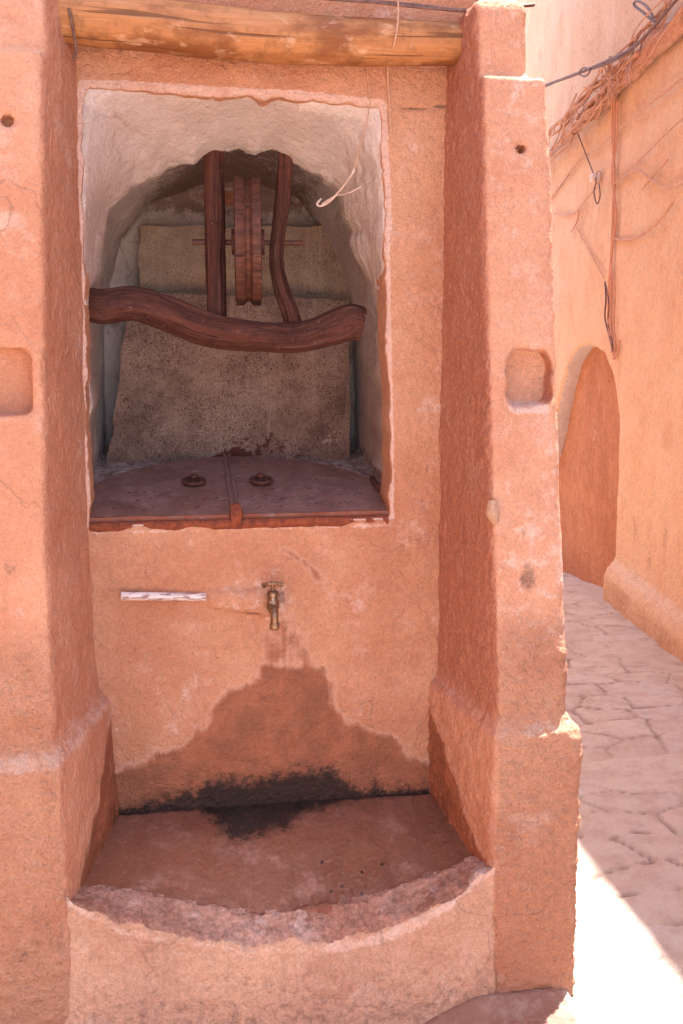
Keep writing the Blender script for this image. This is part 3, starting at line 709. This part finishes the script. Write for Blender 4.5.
# ------------------------------------------------------------------ metal lid
lid = thing('well_lid', 'rounded brown sheet metal lid with two ring handles closing the well inside the niche', 'lid', (.14, .2, 1.16))
LZ0, LSL = 1.172, .185
def lidz(x, y): return LZ0+LSL*(y-.02)
EL = dict(cx=.135, cy=.10, rx=.445, ry=.445)
def edge_y(x):
    t = np.clip(1-((x-EL['cx'])/EL['rx'])**2, 0, 1); return EL['cy']+EL['ry']*np.sqrt(t)
def lid_panel(x0, x1, label):
    nx, ny = 110, 90; P = []; 
    for f in (0, 1):
        for j in range(ny+1):
            for i in range(nx+1):
                x = x0+(x1-x0)*i/nx; y = .016+(float(edge_y(x))-.016)*j/ny
                P.append((x, y, lidz(x, y)-.014*f))
    P = np.array(P); m = (nx+1)*(ny+1); n = nx+1
    P[:m, 2] += .0022*fbm(P[:m], 7, 3, 5)
    F = []
    for j in range(ny):
        for i in range(nx):
            a = j*n+i; F += [(a, a+1, a+n+1, a+n), (a+m, a+n+m, a+n+1+m, a+1+m)]
    for i in range(nx): F += [(i, i+m, i+1+m, i+1), (ny*n+i, ny*n+i+1, ny*n+i+1+m, ny*n+i+m)]
    for j in range(ny): F += [(j*n, (j+1)*n, (j+1)*n+m, j*n+m), (j*n+nx, j*n+nx+m, (j+1)*n+nx+m, (j+1)*n+nx)]
    X, Y = P[:, 0], P[:, 1]; holes = np.zeros(len(P)); pale = np.zeros(len(P))
    for k in range(64):
        hx = random.uniform(-.2, .5); hy = random.choice([.07, .09, .14, .16, .22, .30])+random.uniform(-.008, .008)
        holes = np.maximum(holes, .95*np.exp(-((X-hx)**2+(Y-hy)**2)/.0050**2))
    for (cx, cy, r) in ((.02, .40, .020), (.30, .45, .05), (-.12, .12, .012), (.4, .2, .06), (.0, .25, .07)): pale = np.maximum(pale, (.62 if r < .03 else .36)*np.exp(-(((X-cx)/1.6)**2+(Y-cy)**2)/r**2))
    wet = .62*np.exp(-((Y-.016)/.012)**2)+.55*np.exp(-((X-.125)/.02)**2)*(Y < .1)
    o = mesh_obj('lid_panel', P, np.array(F), M['lid'], lid, dict(wet=wet, mould=holes, pale=pale), label=label)
    import bmesh
    b = bmesh.new(); b.from_mesh(o.data); bmesh.ops.recalc_face_normals(b, faces=b.faces); b.to_mesh(o.data); b.free()
    o.data.set_sharp_from_angle(angle=math.radians(40))
    return o
lp1 = lid_panel(-.285, .112, 'lid panel with chipped pale spots, next to the darker pillar side'); lp2 = lid_panel(.120, .560, 'wider lid panel towards the alley')
def handle(parent, px_, py_):
    r = ray(px_, py_); # intersect with the tilted lid plane
    t = (LZ0-LSL*.02+LSL*(-DD)-H0)/(r[2]-LSL*r[1]); c = CC+t*r
    mb = MB()
    ring = [(c[0]+.030*math.cos(a), c[1]-.004+.030*math.sin(a), c[2]+.010+.205*.03*math.sin(a)) for a in [2*math.pi*i/28 for i in range(29)]]
    mb.tube(ring, .0055, 10, cap=False); mb.lathe((c[0], c[1]+.018, c[2]-.004), (0, -.2, 1), [(0, .014), (.006, .014), (.008, .008), (.022, .008), (.024, .012), (.030, .011), (.031, .004)], 16)
    mb.lathe((c[0], c[1], c[2]-.002), (0, -.2, 1), [(0, .026), (.004, .026), (.005, .02)], 24)
    mb.build('ring_handle', M['rustdark'], parent)
M['rustdark'] = simple('dark_rusty_iron', (.085, .03, .022), (.16, .06, .04), 90, .7, .2, .002)
handle(lp1, 194, 484); handle(lp2, 261, 483)
mb = MB()
for dx in (.1125, .1275):
    mb.tube([(dx, .012, lidz(0, .012)+.004), (dx, .3, lidz(0, .3)+.004), (dx, .552, lidz(0, .552)+.004)], .0052, 8, sub=6)
mb.prism([(.108, .012), (.132, .012), (.132, .55), (.108, .55)], lambda x, y: (x, y, lidz(x, y)-.006), lambda x, y: (x, y, lidz(x, y)+.0035))
mb.build('centre_strip', M['lid'], lid)
mb = MB(); mb.tube([(.121, .006, 1.150), (.121, .002, 1.166), (.121, .012, 1.186), (.121, .03, 1.188)], [.016, .017, .016, .012], 12, wob=.3, seed=3, sub=5); mb.build('hasp', M['rust'], lid)
# rusty angle iron along the front and lime-crusted joint
P = []; F = []; nn = 160
for i in range(nn+1):
    x = -.256+.784*i/nn
    for k, (yy, zz) in enumerate(((.02, 1.157), (.004, 1.157), (.001, 1.147), (.004, 1.139), (.03, 1.137))):
        q = np.array([[x, yy, zz]]); P.append((x, yy+.002*float(fbm(q, 30, 3, 3)[0]), zz+.0015*float(fbm(q, 34, 3, 4)[0])))
for i in range(nn):
    for k in range(4): a = i*5+k; F.append((a, a+1, a+6, a+5))
o = mesh_obj('front_rail', np.array(P), np.array(F)[:, ::-1], M['rust'], lid)
sm = o.modifiers.new('thick', 'SOLIDIFY'); sm.thickness = .004
mb = MB()
for (a, b) in (((372, 478), (378, 487)), ((380, 494), (388, 506))):
    p0 = np.array(onY(a[0], a[1], .30)); p1 = np.array(onY(b[0], b[1], .16)); mb.tube([tuple(p0), tuple(p1)], .008, 8)
mb.build('hinge', M['rustdark'], lid)

# ------------------------------------------------------------------ tap
tp = thing('water_tap', 'small tarnished brass water tap on the orange wall above the wet stain', 'tap', tuple(onY(273, 600, 0)))
tc = onY(273, 600, -.045); tx, ty = tc[0], -.045
zt = lambda y: float(onY(273, y, -.045)[2])
mb = MB()
mb.lathe((tx, .012, zt(601)), (0, -1, 0), [(0, .021), (.018, .021), (.020, .013), (.030, .013), (.032, .011), (.058, .011)], 18)
mb.lathe((tx, ty, zt(625)+.030), (0, 0, 1), [(0, .008), (.006, .013), (.018, .0165), (.034, .0155), (.040, .012), (.050, .0115), (.052, .0155), (.060, .0145), (.064, .008)], 22)
mb.tube([(tx, ty+.004, zt(625)+.048), (tx, ty-.022, zt(625)+.047), (tx, ty-.040, zt(625)+.036), (tx, ty-.043, zt(625)+.010)], [.012, .0115, .0105, .010], 16, sub=6)
mb.lathe((tx, ty-.043, zt(625)), (0, 0, 1), [(0, .0095), (.003, .013), (.016, .013), (.019, .011)], 18)
mb.build('body', M['brass'], tp)
mb = MB(); mb.lathe((tx, ty, zt(625)+.092), (0, 0, 1), [(0, .005), (.014, .0045), (.016, .008), (.022, .008), (.024, .003)], 14)
mb.tube([(tx-.026, ty-.006, zt(625)+.108), (tx-.012, ty, zt(625)+.112), (tx, ty, zt(625)+.112), (tx+.012, ty, zt(625)+.112), (tx+.025, ty+.006, zt(625)+.108)], [.0075, .005, .008, .005, .0075], 10, sub=4)
mb.build('tap_handle', M['brass'], tp)

# white pipe set in the wall
mb = MB(); a = onY(121, 596, -.010); b = onY(206, 597, -.006); mb.tube([tuple(a), tuple(a*.5+b*.5), tuple(b)], [.0115, .011, .0105], 16, sub=6, wob=.05)
tag(mb.build('wall_pipe', M['pipe']), 'short chipped white pipe lying level along the orange wall beside the tap', 'pipe')

# strings
mb = MB(); mb.tube([L(398, -6, -.125), L(398, 20, -.125), L(394, 45, -.118), L(389, 60, -.05), L(388, 80, -.012), L(390, 110, -.012), L(391, 133, -.012)], .0022, 8, sub=5)
tag(mb.build('hanging_string', M['rope']), 'thin tan string hanging over the ochre beam and down the orange wall', 'string')
mb = MB(); mb.tube([L(367, 57, -.012), L(368, 80, -.010), L(370, 100, -.008), L(366, 125, .012), L(359, 150, .035), L(353, 171, .055)], .0014, 6, sub=6)
tag(mb.build('hanging_thread', M['rope']), 'very fine thread running from the beam down to the pale curled cord', 'thread')
mb = MB(); mb.tube([L(354, 169, .05), L(352, 174, .05), L(342, 188, .10), L(330, 201, .13), L(321, 206, .14), L(317, 204, .14), L(321, 199, .15)], .0030, 8, sub=6)
mb.tube([L(322, 204, .14), L(335, 196, .12), L(349, 193, .07), L(362, 186, .05)], .0018, 6, sub=4)
tag(mb.build('pale_cord', M['cord']), 'pale cord with a curled end hanging across the white cheek of the niche', 'cord')
mb = MB(); mb.tube([L(69, 8, -.13), L(73, 30, -.12), L(76, 48, -.11), L(74, 60, -.10)], .0035, 8, sub=4)
tag(mb.build('wire_hook', M['cable']), 'dark wire hook wedged between the beam and the pillar', 'hook')
mb = MB(); mb.tube([(.2, -.09, 2.425), (.40, -.10, 2.418), (.55, -.11, 2.412), (.66, -.12, 2.402), (.72, -.10, 2.412), (.9, .02, 2.47)], .0045, 8, sub=6, wob=.2)
mb.tube([(.45, -.115, 2.412), (.60, -.12, 2.402), (.70, -.10, 2.412), (.84, -.0, 2.45)], .0030, 8, sub=6)
tag(mb.build('roof_wire', M['cable']), 'dark wires running along the top of the ochre beam', 'wire')

# ================================================================== ALLEY WALL with the arched recess
def warp(P):                              # local (u along wall = Y, w into the wall, z) -> world
    u, w, z = P.T; x = WX0+WS*(u-WY0); k = 1/math.hypot(1, WS)
    return np.stack([x+w*k, u-w*WS*k, z], 1)
ARCH = [(3.79, -1.6), (3.79, .95), (3.82, 1.14), (3.89, 1.30), (4.03, 1.45), (4.30, 1.565), (4.72, 1.625), (5.10, 1.61), (5.45, 1.49), (5.68, 1.24), (5.95, .82), (6.25, .5), (6.3, -1.6)]
def alley_fn(U, Wd, Z):
    a = polysd(U[:, 0, :], Z[:, 0, :], ARCH)[:, None, :]
    sk = .085*(1-sstep(.08, .22, Z))*(1-sstep(3.74, 3.86, U)) + .0*Wd
    d = smax(-Wd-sk, -(a), .05)
    d = np.maximum(d, Wd-.42)
    d = np.maximum(d, np.maximum(1.38-U, U-9.4)); d = np.maximum(d, np.maximum(-.75-Z, Z-7.3))
    return d
P, F = nets(alley_fn, (1.1, -.12, -.8), (9.46, .46, 7.85), .032)
N0 = vnormals(P, F); u = P[:, 0].copy(); zz = P[:, 2].copy(); ww = P[:, 1].copy()
ad = polysd(u, zz, ARCH)
P = warp(P); d = .005*fbm(P, 7, 4, 6)+.014*fbm(P, 1.3, 3, 3); N = vnormals(P, F); P = P+N*d[:, None]
dirt_shade = .34*sstep(.16, .05, zz)+.25*sstep(.9, .3, zz)*np.clip(.5+fbm(P, 2.5, 3, 5), 0, 1)+.5*np.exp(-((u-3.35)/.10)**2-((zz-.45)/.14)**2)+.45*np.exp(-((u-2.75)/.08)**2-((zz-.55)/.14)**2)+.4*np.exp(-((u-3.05)/.06)**2-((zz-.33)/.08)**2)
pale = .7*np.exp(-((zz-.17)/.05)**2)*(u < 3.85)
alw = thing('alley_wall', 'tall bright orange plastered wall along the paved alley, with an arched recess', 'wall', (2.9, 4.0, 0))
intr = (ad < .035) & (ww > .02)
fi = intr[F].sum(1) >= 3
at = dict(dirt_shade=dirt_shade, pale=pale, wet=0*u, mould=0*u, coarse=.30+.7*sstep(.25, .1, zz))
for msk, nm, mt in ((~fi, 'wall_face', M['alley']), (fi, 'arch_jamb', M['jamb'])):
    Fm = F[msk]; uu, inv = np.unique(Fm, return_inverse=True)
    mesh_obj(nm, P[uu], inv.reshape(-1, 4), mt, alw, {k: v[uu] for k, v in at.items()})
# recess back wall, trowelled in slanting strokes, smoother dado below
nu, nz = 150, 150; U_, Z_ = np.meshgrid(np.linspace(3.55, 6.6, nu), np.linspace(-.8, 1.8, nz), indexing='ij')
U_, Z_ = U_.ravel(), Z_.ravel(); dado = sstep(.46, .50, Z_)
q = np.stack([U_*1.2+Z_*1.2, Z_*.6-U_*.6, 0*U_], 1)
w_ = .27-.004*fbm(q*np.array([1, 3.4, 1]), 7, 3, 6)*dado+.006*(1-dado)+.006*fbm(q, 1.3, 2, 8)
Pb = warp(np.stack([U_, w_-.02, Z_], 1)); ii = np.arange(nu*nz).reshape(nu, nz)
Fb = np.stack([ii[:-1, :-1].ravel(), ii[1:, :-1].ravel(), ii[1:, 1:].ravel(), ii[:-1, 1:].ravel()], 1)
o = mesh_obj('recess_wall', Pb, Fb, M['recess'], alw, dict(pale=.5*np.exp(-((U_-4.9)/.35)**2-((Z_-.95)/.22)**2), dirt_shade=.2*np.exp(-((Z_-.48)/.012)**2), wet=0*U_, mould=0*U_, coarse=.3*dado))
m = o.modifiers.new('thick', 'SOLIDIFY'); m.thickness = .12; m.offset = -1
# a thin dark bar high inside the recess
mb = MB(); p0 = warp(np.array([[4.22, .16, 1.40]]))[0]; p1 = warp(np.array([[5.0, .16, 1.50]]))[0]; mb.tube([tuple(p0), tuple(p1)], .02, 8, wob=.1, sub=5); mb.build('recess_bar', M['wheelwood'], alw)

# ------------------------------------------------------------------ cables, dry vine and wires on the alley wall
def Wp(x, y, off=.03): return tuple(onW(x, y, off))
vine = thing('dry_vine', 'thick bundle of dry stems running level along the tall alley wall', 'vine', tuple(onW(620, 80, 0)))
mb = MB(); A0 = np.array(onW(536, 168, .05)); B0 = np.array(onW(722, -28, .05))
def strand(mb, t0, t1, z0, z1, r, seed, off=.10, n=8, jit=.038):
    rr = random.Random(seed); pts = []
    for i in range(n):
        t = t0+(t1-t0)*i/(n-1); p = A0+(B0-A0)*t; h = z0+(z1-z0)*i/(n-1)
        pts.append((p[0]-rr.uniform(0, off), p[1], p[2]+h+rr.uniform(-jit, jit)))
    mb.tube(pts, [r*rr.uniform(.6, 1.2) for _ in pts], 6, sub=4, wob=.12, seed=seed)
for k in range(24):
    rr = random.Random(k+50); t0 = rr.uniform(-.12, .5); t1 = min(1.12, t0+rr.uniform(.3, .75))
    sp = lambda t, sgn: sgn*(.085-.045*t)+rr.uniform(-.03, .03)+(.05*t if sgn > 0 else -.01*t)
    sgn = rr.choice((-1, 1)); sg2 = sgn if rr.random() < .75 else -sgn
    strand(mb, t0, t1, sp(t0, sgn), sp(t1, sg2), rr.uniform(.004, .010), k)
for q_ in range(9):
    strand(mb, .08+.1*q_, .16+.1*q_, -.09, .09, .005, 300+q_, n=4)
mb.build('stem', M['stem'], vine)
mb = MB()
for k in range(26):
    rr = random.Random(k+900); t = rr.uniform(.42, .72); p = A0+(B0-A0)*t; z = rr.uniform(-.06, .13); l = rr.uniform(.06, .2); a = rr.uniform(-2.6, -.4)
    q0 = np.array((p[0]-rr.uniform(.03, .06), p[1], p[2]+z*.5)); dirv = (B0-A0)/np.linalg.norm(B0-A0)
    q1 = q0+dirv*math.cos(a)*l+np.array((-.02, 0, math.sin(a)*l*1.1))
    mb.tube([tuple(q0), tuple((q0+q1)/2+np.array((-.02, .0, rr.uniform(-.02, .02)))), tuple(q1)], [rr.uniform(.004, .008), .004, .002], 5, sub=3)
mb.tube([tuple(A0+(B0-A0)*t+np.array((-.045, 0, .0))) for t in (.40, .5, .6, .74)], .016, 8, sub=4, wob=.2); mb.build('twig', M['stem'], vine)
# tattered strip of bark-like mat behind the stems
nn = 60; P = []; F = []
for i in range(nn+1):
    t = .45+.63*i/nn; p = A0+(B0-A0)*t
    top = .010+.050*sstep(.35, .8, np.array(t))+.03*float(fbm(np.array([[t*6, 0, 0]]), 3, 3, 2)[0]); bot = -.030-.04*sstep(.4, .9, np.array(t))+.03*float(fbm(np.array([[t*6, 5, 0]]), 3, 3, 3)[0])
    for k in range(7):
        h = bot+(top-bot)*k/6; bul = .055*math.sin(math.pi*k/6)
        q_ = np.array([[t*8, h*12, 0]])
        P.append((p[0]+.045-bul+.012*float(fbm(q_, 2, 3, 5)[0]), p[1], p[2]+h))
for i in range(nn):
    for k in range(6): a = i*7+k; F.append((a, a+1, a+8, a+7))
M['mat'] = simple('dry_fibre', (.64, .40, .30), (.50, .28, .20), 30, .9, 0, .03, bs=24)
o = mesh_obj('fibre_mat', np.array(P), np.array(F), M['mat'], vine); m = o.modifiers.new('thick', 'SOLIDIFY'); m.thickness = .02

mb = MB()
def ctube(pts, r, seed=0, j=0.0):
    rr = random.Random(seed); mb.tube([tuple(onW(x+rr.uniform(-j, j), y+rr.uniform(-j, j), o_)) for x, y, o_ in pts], r, 6, sub=5)
for k in range(3):
    ctube([(530, 92+k, .30), (545, 86+k, .26), (575, 75-k, .2), (605, 62+k*1.5, .16), (632, 48+k, .13), (650, 30, .12), (672, 5, .12), (690, -14, .12)], [.010, .008, .006][k], k, 1.2)
ctube([(578, 74, .2), (583, 68, .2), (590, 70, .19), (586, 76, .2), (580, 75, .2)], .006)
ctube([(655, 22, .12), (648, 8, .12), (638, 1, .12), (634, 5, .12), (645, 14, .12), (656, 24, .12)], .008)
tag(mb.build('power_cable', M['cable']), 'dark twisted cables crossing the alley wall above the dry vine', 'cable')
mb = MB()
for k, r in enumerate((.010, .008, .006)):
    ctube([(613+k*2, 100, .05), (613+k*1.5, 140, .03), (614-k, 178, .03), (614+k*1.5, 215, .03), (612-k, 255, .03), (608+k*3, 290, .03), (608+k*3, 320, .03), (611+k*2, 345, .03), (614, 358, .03)], r, k+3, 1.0)
ctube([(614, 358, .03), (618, 352, .03), (620, 340, .03)], .007)
tag(mb.build('wall_cable', M['cablepink']), 'orange painted cables hanging straight down from the vine to above the arch', 'cable')
mb = MB()
ctube([(605, 282, .03), (606, 300, .04), (605, 318, .035), (611, 342, .035), (613, 352, .035)], .006)
ctube([(606, 285, .035), (609, 305, .04), (608, 322, .035), (613, 345, .035)], .005)
tag(mb.build('loose_wire', M['cable']), 'thin loose dark wires lying over the lower end of the orange painted cables', 'wire')
mb = MB()
ctube([(578, 134, .05), (585, 152, .04), (592, 170, .04), (596, 180, .05), (594, 192, .06), (597, 204, .06), (600, 196, .06), (599, 184, .05)], .005)
tag(mb.build('loose_wire', M['cable']), 'single dark wire looping down past the porcelain insulator', 'wire')
def branch(lab, pts, r, mat='stem'):
    global mb
    mb = MB()
    for i, pp in enumerate(pts): ctube([(x, y, .025) for x, y in pp], r, i)
    tag(mb.build('creeper_stem', M[mat]), lab, 'stem', 'dry creeper stems on the alley wall')
branch('dry creeper stem sloping down left of the insulator towards the pillar', [[(690, 72), (655, 100), (620, 128), (598, 148), (580, 160), (562, 184), (550, 200)]], .007)
branch('dry forked creeper stem below and left of the porcelain insulator', [[(596, 188), (586, 200), (576, 212), (566, 215), (554, 214)], [(579, 208), (577, 222), (571, 232)], [(577, 228), (590, 252), (604, 278)]], .006)
branch('dry creeper stem arching right from the cables towards the photo edge', [[(614, 184), (626, 176), (638, 170), (652, 180), (668, 188), (690, 180)], [(642, 190), (652, 178), (668, 160)]], .007)
branch('dry creeper stem curving up and right under the insulator', [[(612, 236), (620, 240), (635, 238), (650, 230), (662, 218), (672, 204)]], .008)
branch('faint creeper stem climbing diagonally right above the arching one', [[(612, 182), (640, 160), (665, 135), (690, 112)]], .005)
ins = thing('insulator', 'small white porcelain insulator knob fixed to the alley wall', 'insulator', tuple(onW(601, 178, 0)))
c = onW(601, 178, .0); mb = MB(); mb.lathe((c[0], c[1], c[2]), (-1, .158, 0), [(0, .03), (.02, .03), (.025, .02), (.04, .02), (.045, .034), (.065, .034), (.075, .02), (.078, .004)], 18); mb.build('knob', M['porcelain'], ins)
mb = MB(); mb.tube([(c[0]-.03, c[1]-.02+.045*math.cos(a), c[2]+.045*math.sin(a)) for a in [i*.5 for i in range(14)]], .005, 6); mb.build('wire_tie', M['stem'], ins)

# ================================================================== GROUND
# big plain sheet
g = 40; mb = MB(); mb.add([(-g, -g, -.52), (g, -g, -.52), (g, g, -.52), (-g, g, -.52)], [(0, 1, 2, 3)])
o = mb.build('ground', M['earth'], smooth=False); o['kind'] = 'structure'
# paving: irregular slabs set in rough courses
def paving(name, x0, x1, y0, y1, h):
    xs = np.arange(x0, x1+h, h); ys = np.arange(y0, y1+h, h); nx, ny = len(xs), len(ys)
    X, Y = np.meshgrid(xs, ys, indexing='ij'); X, Y = X.ravel(), Y.ravel()
    P = np.stack([X, Y, 0*X], 1)
    wx = X+.03*fbm(P, 3.5, 3, 1); wy = Y+.035*fbm(P, 3.1, 3, 2)
    CW, CH = .31, .165
    j = np.floor(wy/CH); F1 = np.full(len(X), 9.); F2 = np.full(len(X), 9.); ID = np.zeros(len(X))
    for dj in (-1, 0, 1):
        jj = j+dj; sh = _h(jj.astype(int), jj.astype(int)*0+7, jj.astype(int)*0, 5)*CW
        i = np.floor((wx+sh)/CW)
        for di in (-1, 0, 1):
            ii_ = (i+di).astype(int); a = _h(ii_, jj.astype(int), ii_*0, 1); b = _h(ii_, jj.astype(int), ii_*0, 2)
            cx = (ii_+.5+(a-.5)*.75)*CW-sh; cy = (jj+.5+(b-.5)*.45)*CH
            dd = np.sqrt(((wx-cx)/CW)**2+((wy-cy)/CH)**2*1.15)
            idd = _h(ii_, jj.astype(int), ii_*0, 3)
            m1 = dd < F1; F2 = np.where(m1, F1, np.minimum(F2, dd)); ID = np.where(m1, idd, ID); F1 = np.where(m1, dd, F1)
    gap = F2-F1; worn = .5+.5*fbm(P, 2.2, 3, 30)
    groove = (1-sstep(.01, .065, gap))*np.clip(worn*1.8-.25, .05, 1)
    near_cement = sstep(.02, .10, np.minimum(X-.93, 9))
    inx = (X < .95) & (Y < -.2)
    z = -.012*groove+.008*(ID-.5)+.005*fbm(P, 11, 4, 9)+.010*fbm(P, 1.8, 3, 4)-.001
    z = np.where(X < .90, .003*fbm(P, 9, 3, 9), z)             # smooth cement apron before the basin
    z += -.045*np.clip(Y-1.8, 0, 9)-.10*np.clip(Y-3.7, 0, 3)
    dis = np.hypot(np.clip(X-.9, 0, 9)+np.clip(-.5-X, 0, 9), 0)
    z += .03*np.clip(1-np.abs(Y+.43)/.05, 0, 1)**2*(X < .92)*(X > -.6)-.11*sstep(.72, .40, X)*sstep(.5, .3, np.abs(Y+.1)-.6) # fillet at the foot of the basin
    P[:, 2] = z
    ii = np.arange(nx*ny).reshape(nx, ny)
    F = np.stack([ii[:-1, :-1].ravel(), ii[1:, :-1].ravel(), ii[1:, 1:].ravel(), ii[:-1, 1:].ravel()], 1)
    cem = (X < .90).astype(float)
    o = mesh_obj(name, P, F, M['paving'], None, dict(cell=np.clip(ID, 0, 1)*(1-cem), cell2=_h((ID*9999).astype(int), (ID*0).astype(int), (ID*0).astype(int), 8)*(1-cem), groove=groove*(1-cem), wet=.60*cem))
    o['kind'] = 'structure'; return o
paving('paving', -.8, 3.6, -1.25, 6.6, .014)
def flat(name, x0, x1, y0, y1):
    mb = MB(); mb.add([(x0, y0, -.012), (x1, y0, -.012), (x1, y1, -.012), (x0, y1, -.012)], [(0, 1, 2, 3)]); o = mb.build(name, M['paving'], smooth=False); o['kind'] = 'structure'
flat('pavement', -6, 9, -9, -1.2); flat('pavement', -6, -.78, -1.2, .4)

# ================================================================== neighbouring houses (they carry the well; some unseen blocks are added for shade)
def block(mbx, x0, x1, y0, y1, z0, z1):
    mbx.prism([(x0, y0), (x1, y0), (x1, y1), (x0, y1)], lambda x, y: (x, y, z0), lambda x, y: (x, y, z1))
mb = MB(); block(mb, -.60, .865, 1.02, 7.5, -.5, 2.53); block(mb, -.60, .865, .03, 7.4, 2.535, 4.9); tag(mb.build('house', M['plain'], bevel=.04), 'orange house behind the well, with an unseen upper block added to shade it', 'house')  # upper block is added, out of view, to keep sun off the well
mb = MB(); block(mb, -.50, -.305, .012, 1.02, -.1, 2.40); block(mb, .705, .835, .012, 1.02, -.1, 2.30)
mb.build('side_wall', M['plain'], well)
mb = MB(); block(mb, -5, -.50, .06, 6, -.5, 2.9); tag(mb.build('house', M['plain'], bevel=.04), 'low orange house joined to the pillar that the photo edge cuts off', 'house')
mb = MB(); block(mb, .3, 7.0, 9.45, 12, -.7, 2.6); tag(mb.build('house', M['alley'], bevel=.05), 'bright orange house closing the far end of the alley, hidden behind the pillar', 'house')
mb = MB(); block(mb, -5, -1.75, -6.5, .05, -.5, 4.2); tag(mb.build('house', M['plain'], bevel=.04), 'unseen orange block added beside the cut-off pillar to hold back sky light', 'house')  # added out of view to cut sky light on the pillar sides
mb = MB(); block(mb, 2.20, 6.0, -3.2, 1.38, -.5, 5.55); tag(mb.build('house', M['plain'], bevel=.03), 'tall orange house at the near end of the alley wall, beyond the photo edge', 'house')

# ================================================================== camera, light, world
cam = bpy.data.cameras.new('camera'); co = bpy.data.objects.new('camera', cam); COL.objects.link(co); sc.camera = co
cam.sensor_fit = 'VERTICAL'; cam.sensor_height = 36; cam.lens = FOC/1024*36; cam.clip_end = 200; cam.clip_start = .05
from mathutils import Matrix
co.matrix_world = Matrix(((RT[0], UP[0], -FW[0], CC[0]), (RT[1], UP[1], -FW[1], CC[1]), (RT[2], UP[2], -FW[2], CC[2]), (0, 0, 0, 1)))
EL_, AZ_ = math.radians(76), math.radians(45)
SD = Vector((math.cos(EL_)*math.sin(AZ_), math.cos(EL_)*math.cos(AZ_), math.sin(EL_)))
sl = bpy.data.lights.new('sun', 'SUN'); sl.energy = 4.6; sl.angle = math.radians(.53); sl.color = (1, .95, .88)
so = bpy.data.objects.new('sun', sl); COL.objects.link(so); so.rotation_euler = SD.to_track_quat('Z', 'Y').to_euler(); so.location = (4, 4, 12)
wd = bpy.data.worlds.new('World'); sc.world = wd; wd.use_nodes = True; nt = wd.node_tree
bg = nt.nodes['Background']; sky = nt.nodes.new('ShaderNodeTexSky'); sky.sky_type = 'NISHITA'; sky.sun_disc = False
sky.sun_elevation = EL_; sky.sun_rotation = AZ_; sky.dust_density = 2.0; sky.air_density = 1.0
nt.links.new(sky.outputs[0], bg.inputs[0]); bg.inputs[1].default_value = .15
sc.view_settings.view_transform = 'Standard'; sc.view_settings.look = 'None'; sc.view_settings.gamma = 1; sc.view_settings.exposure = 2.08
sc.render.engine = 'CYCLES'
sc.cycles.max_bounces = 10; sc.cycles.diffuse_bounces = 6
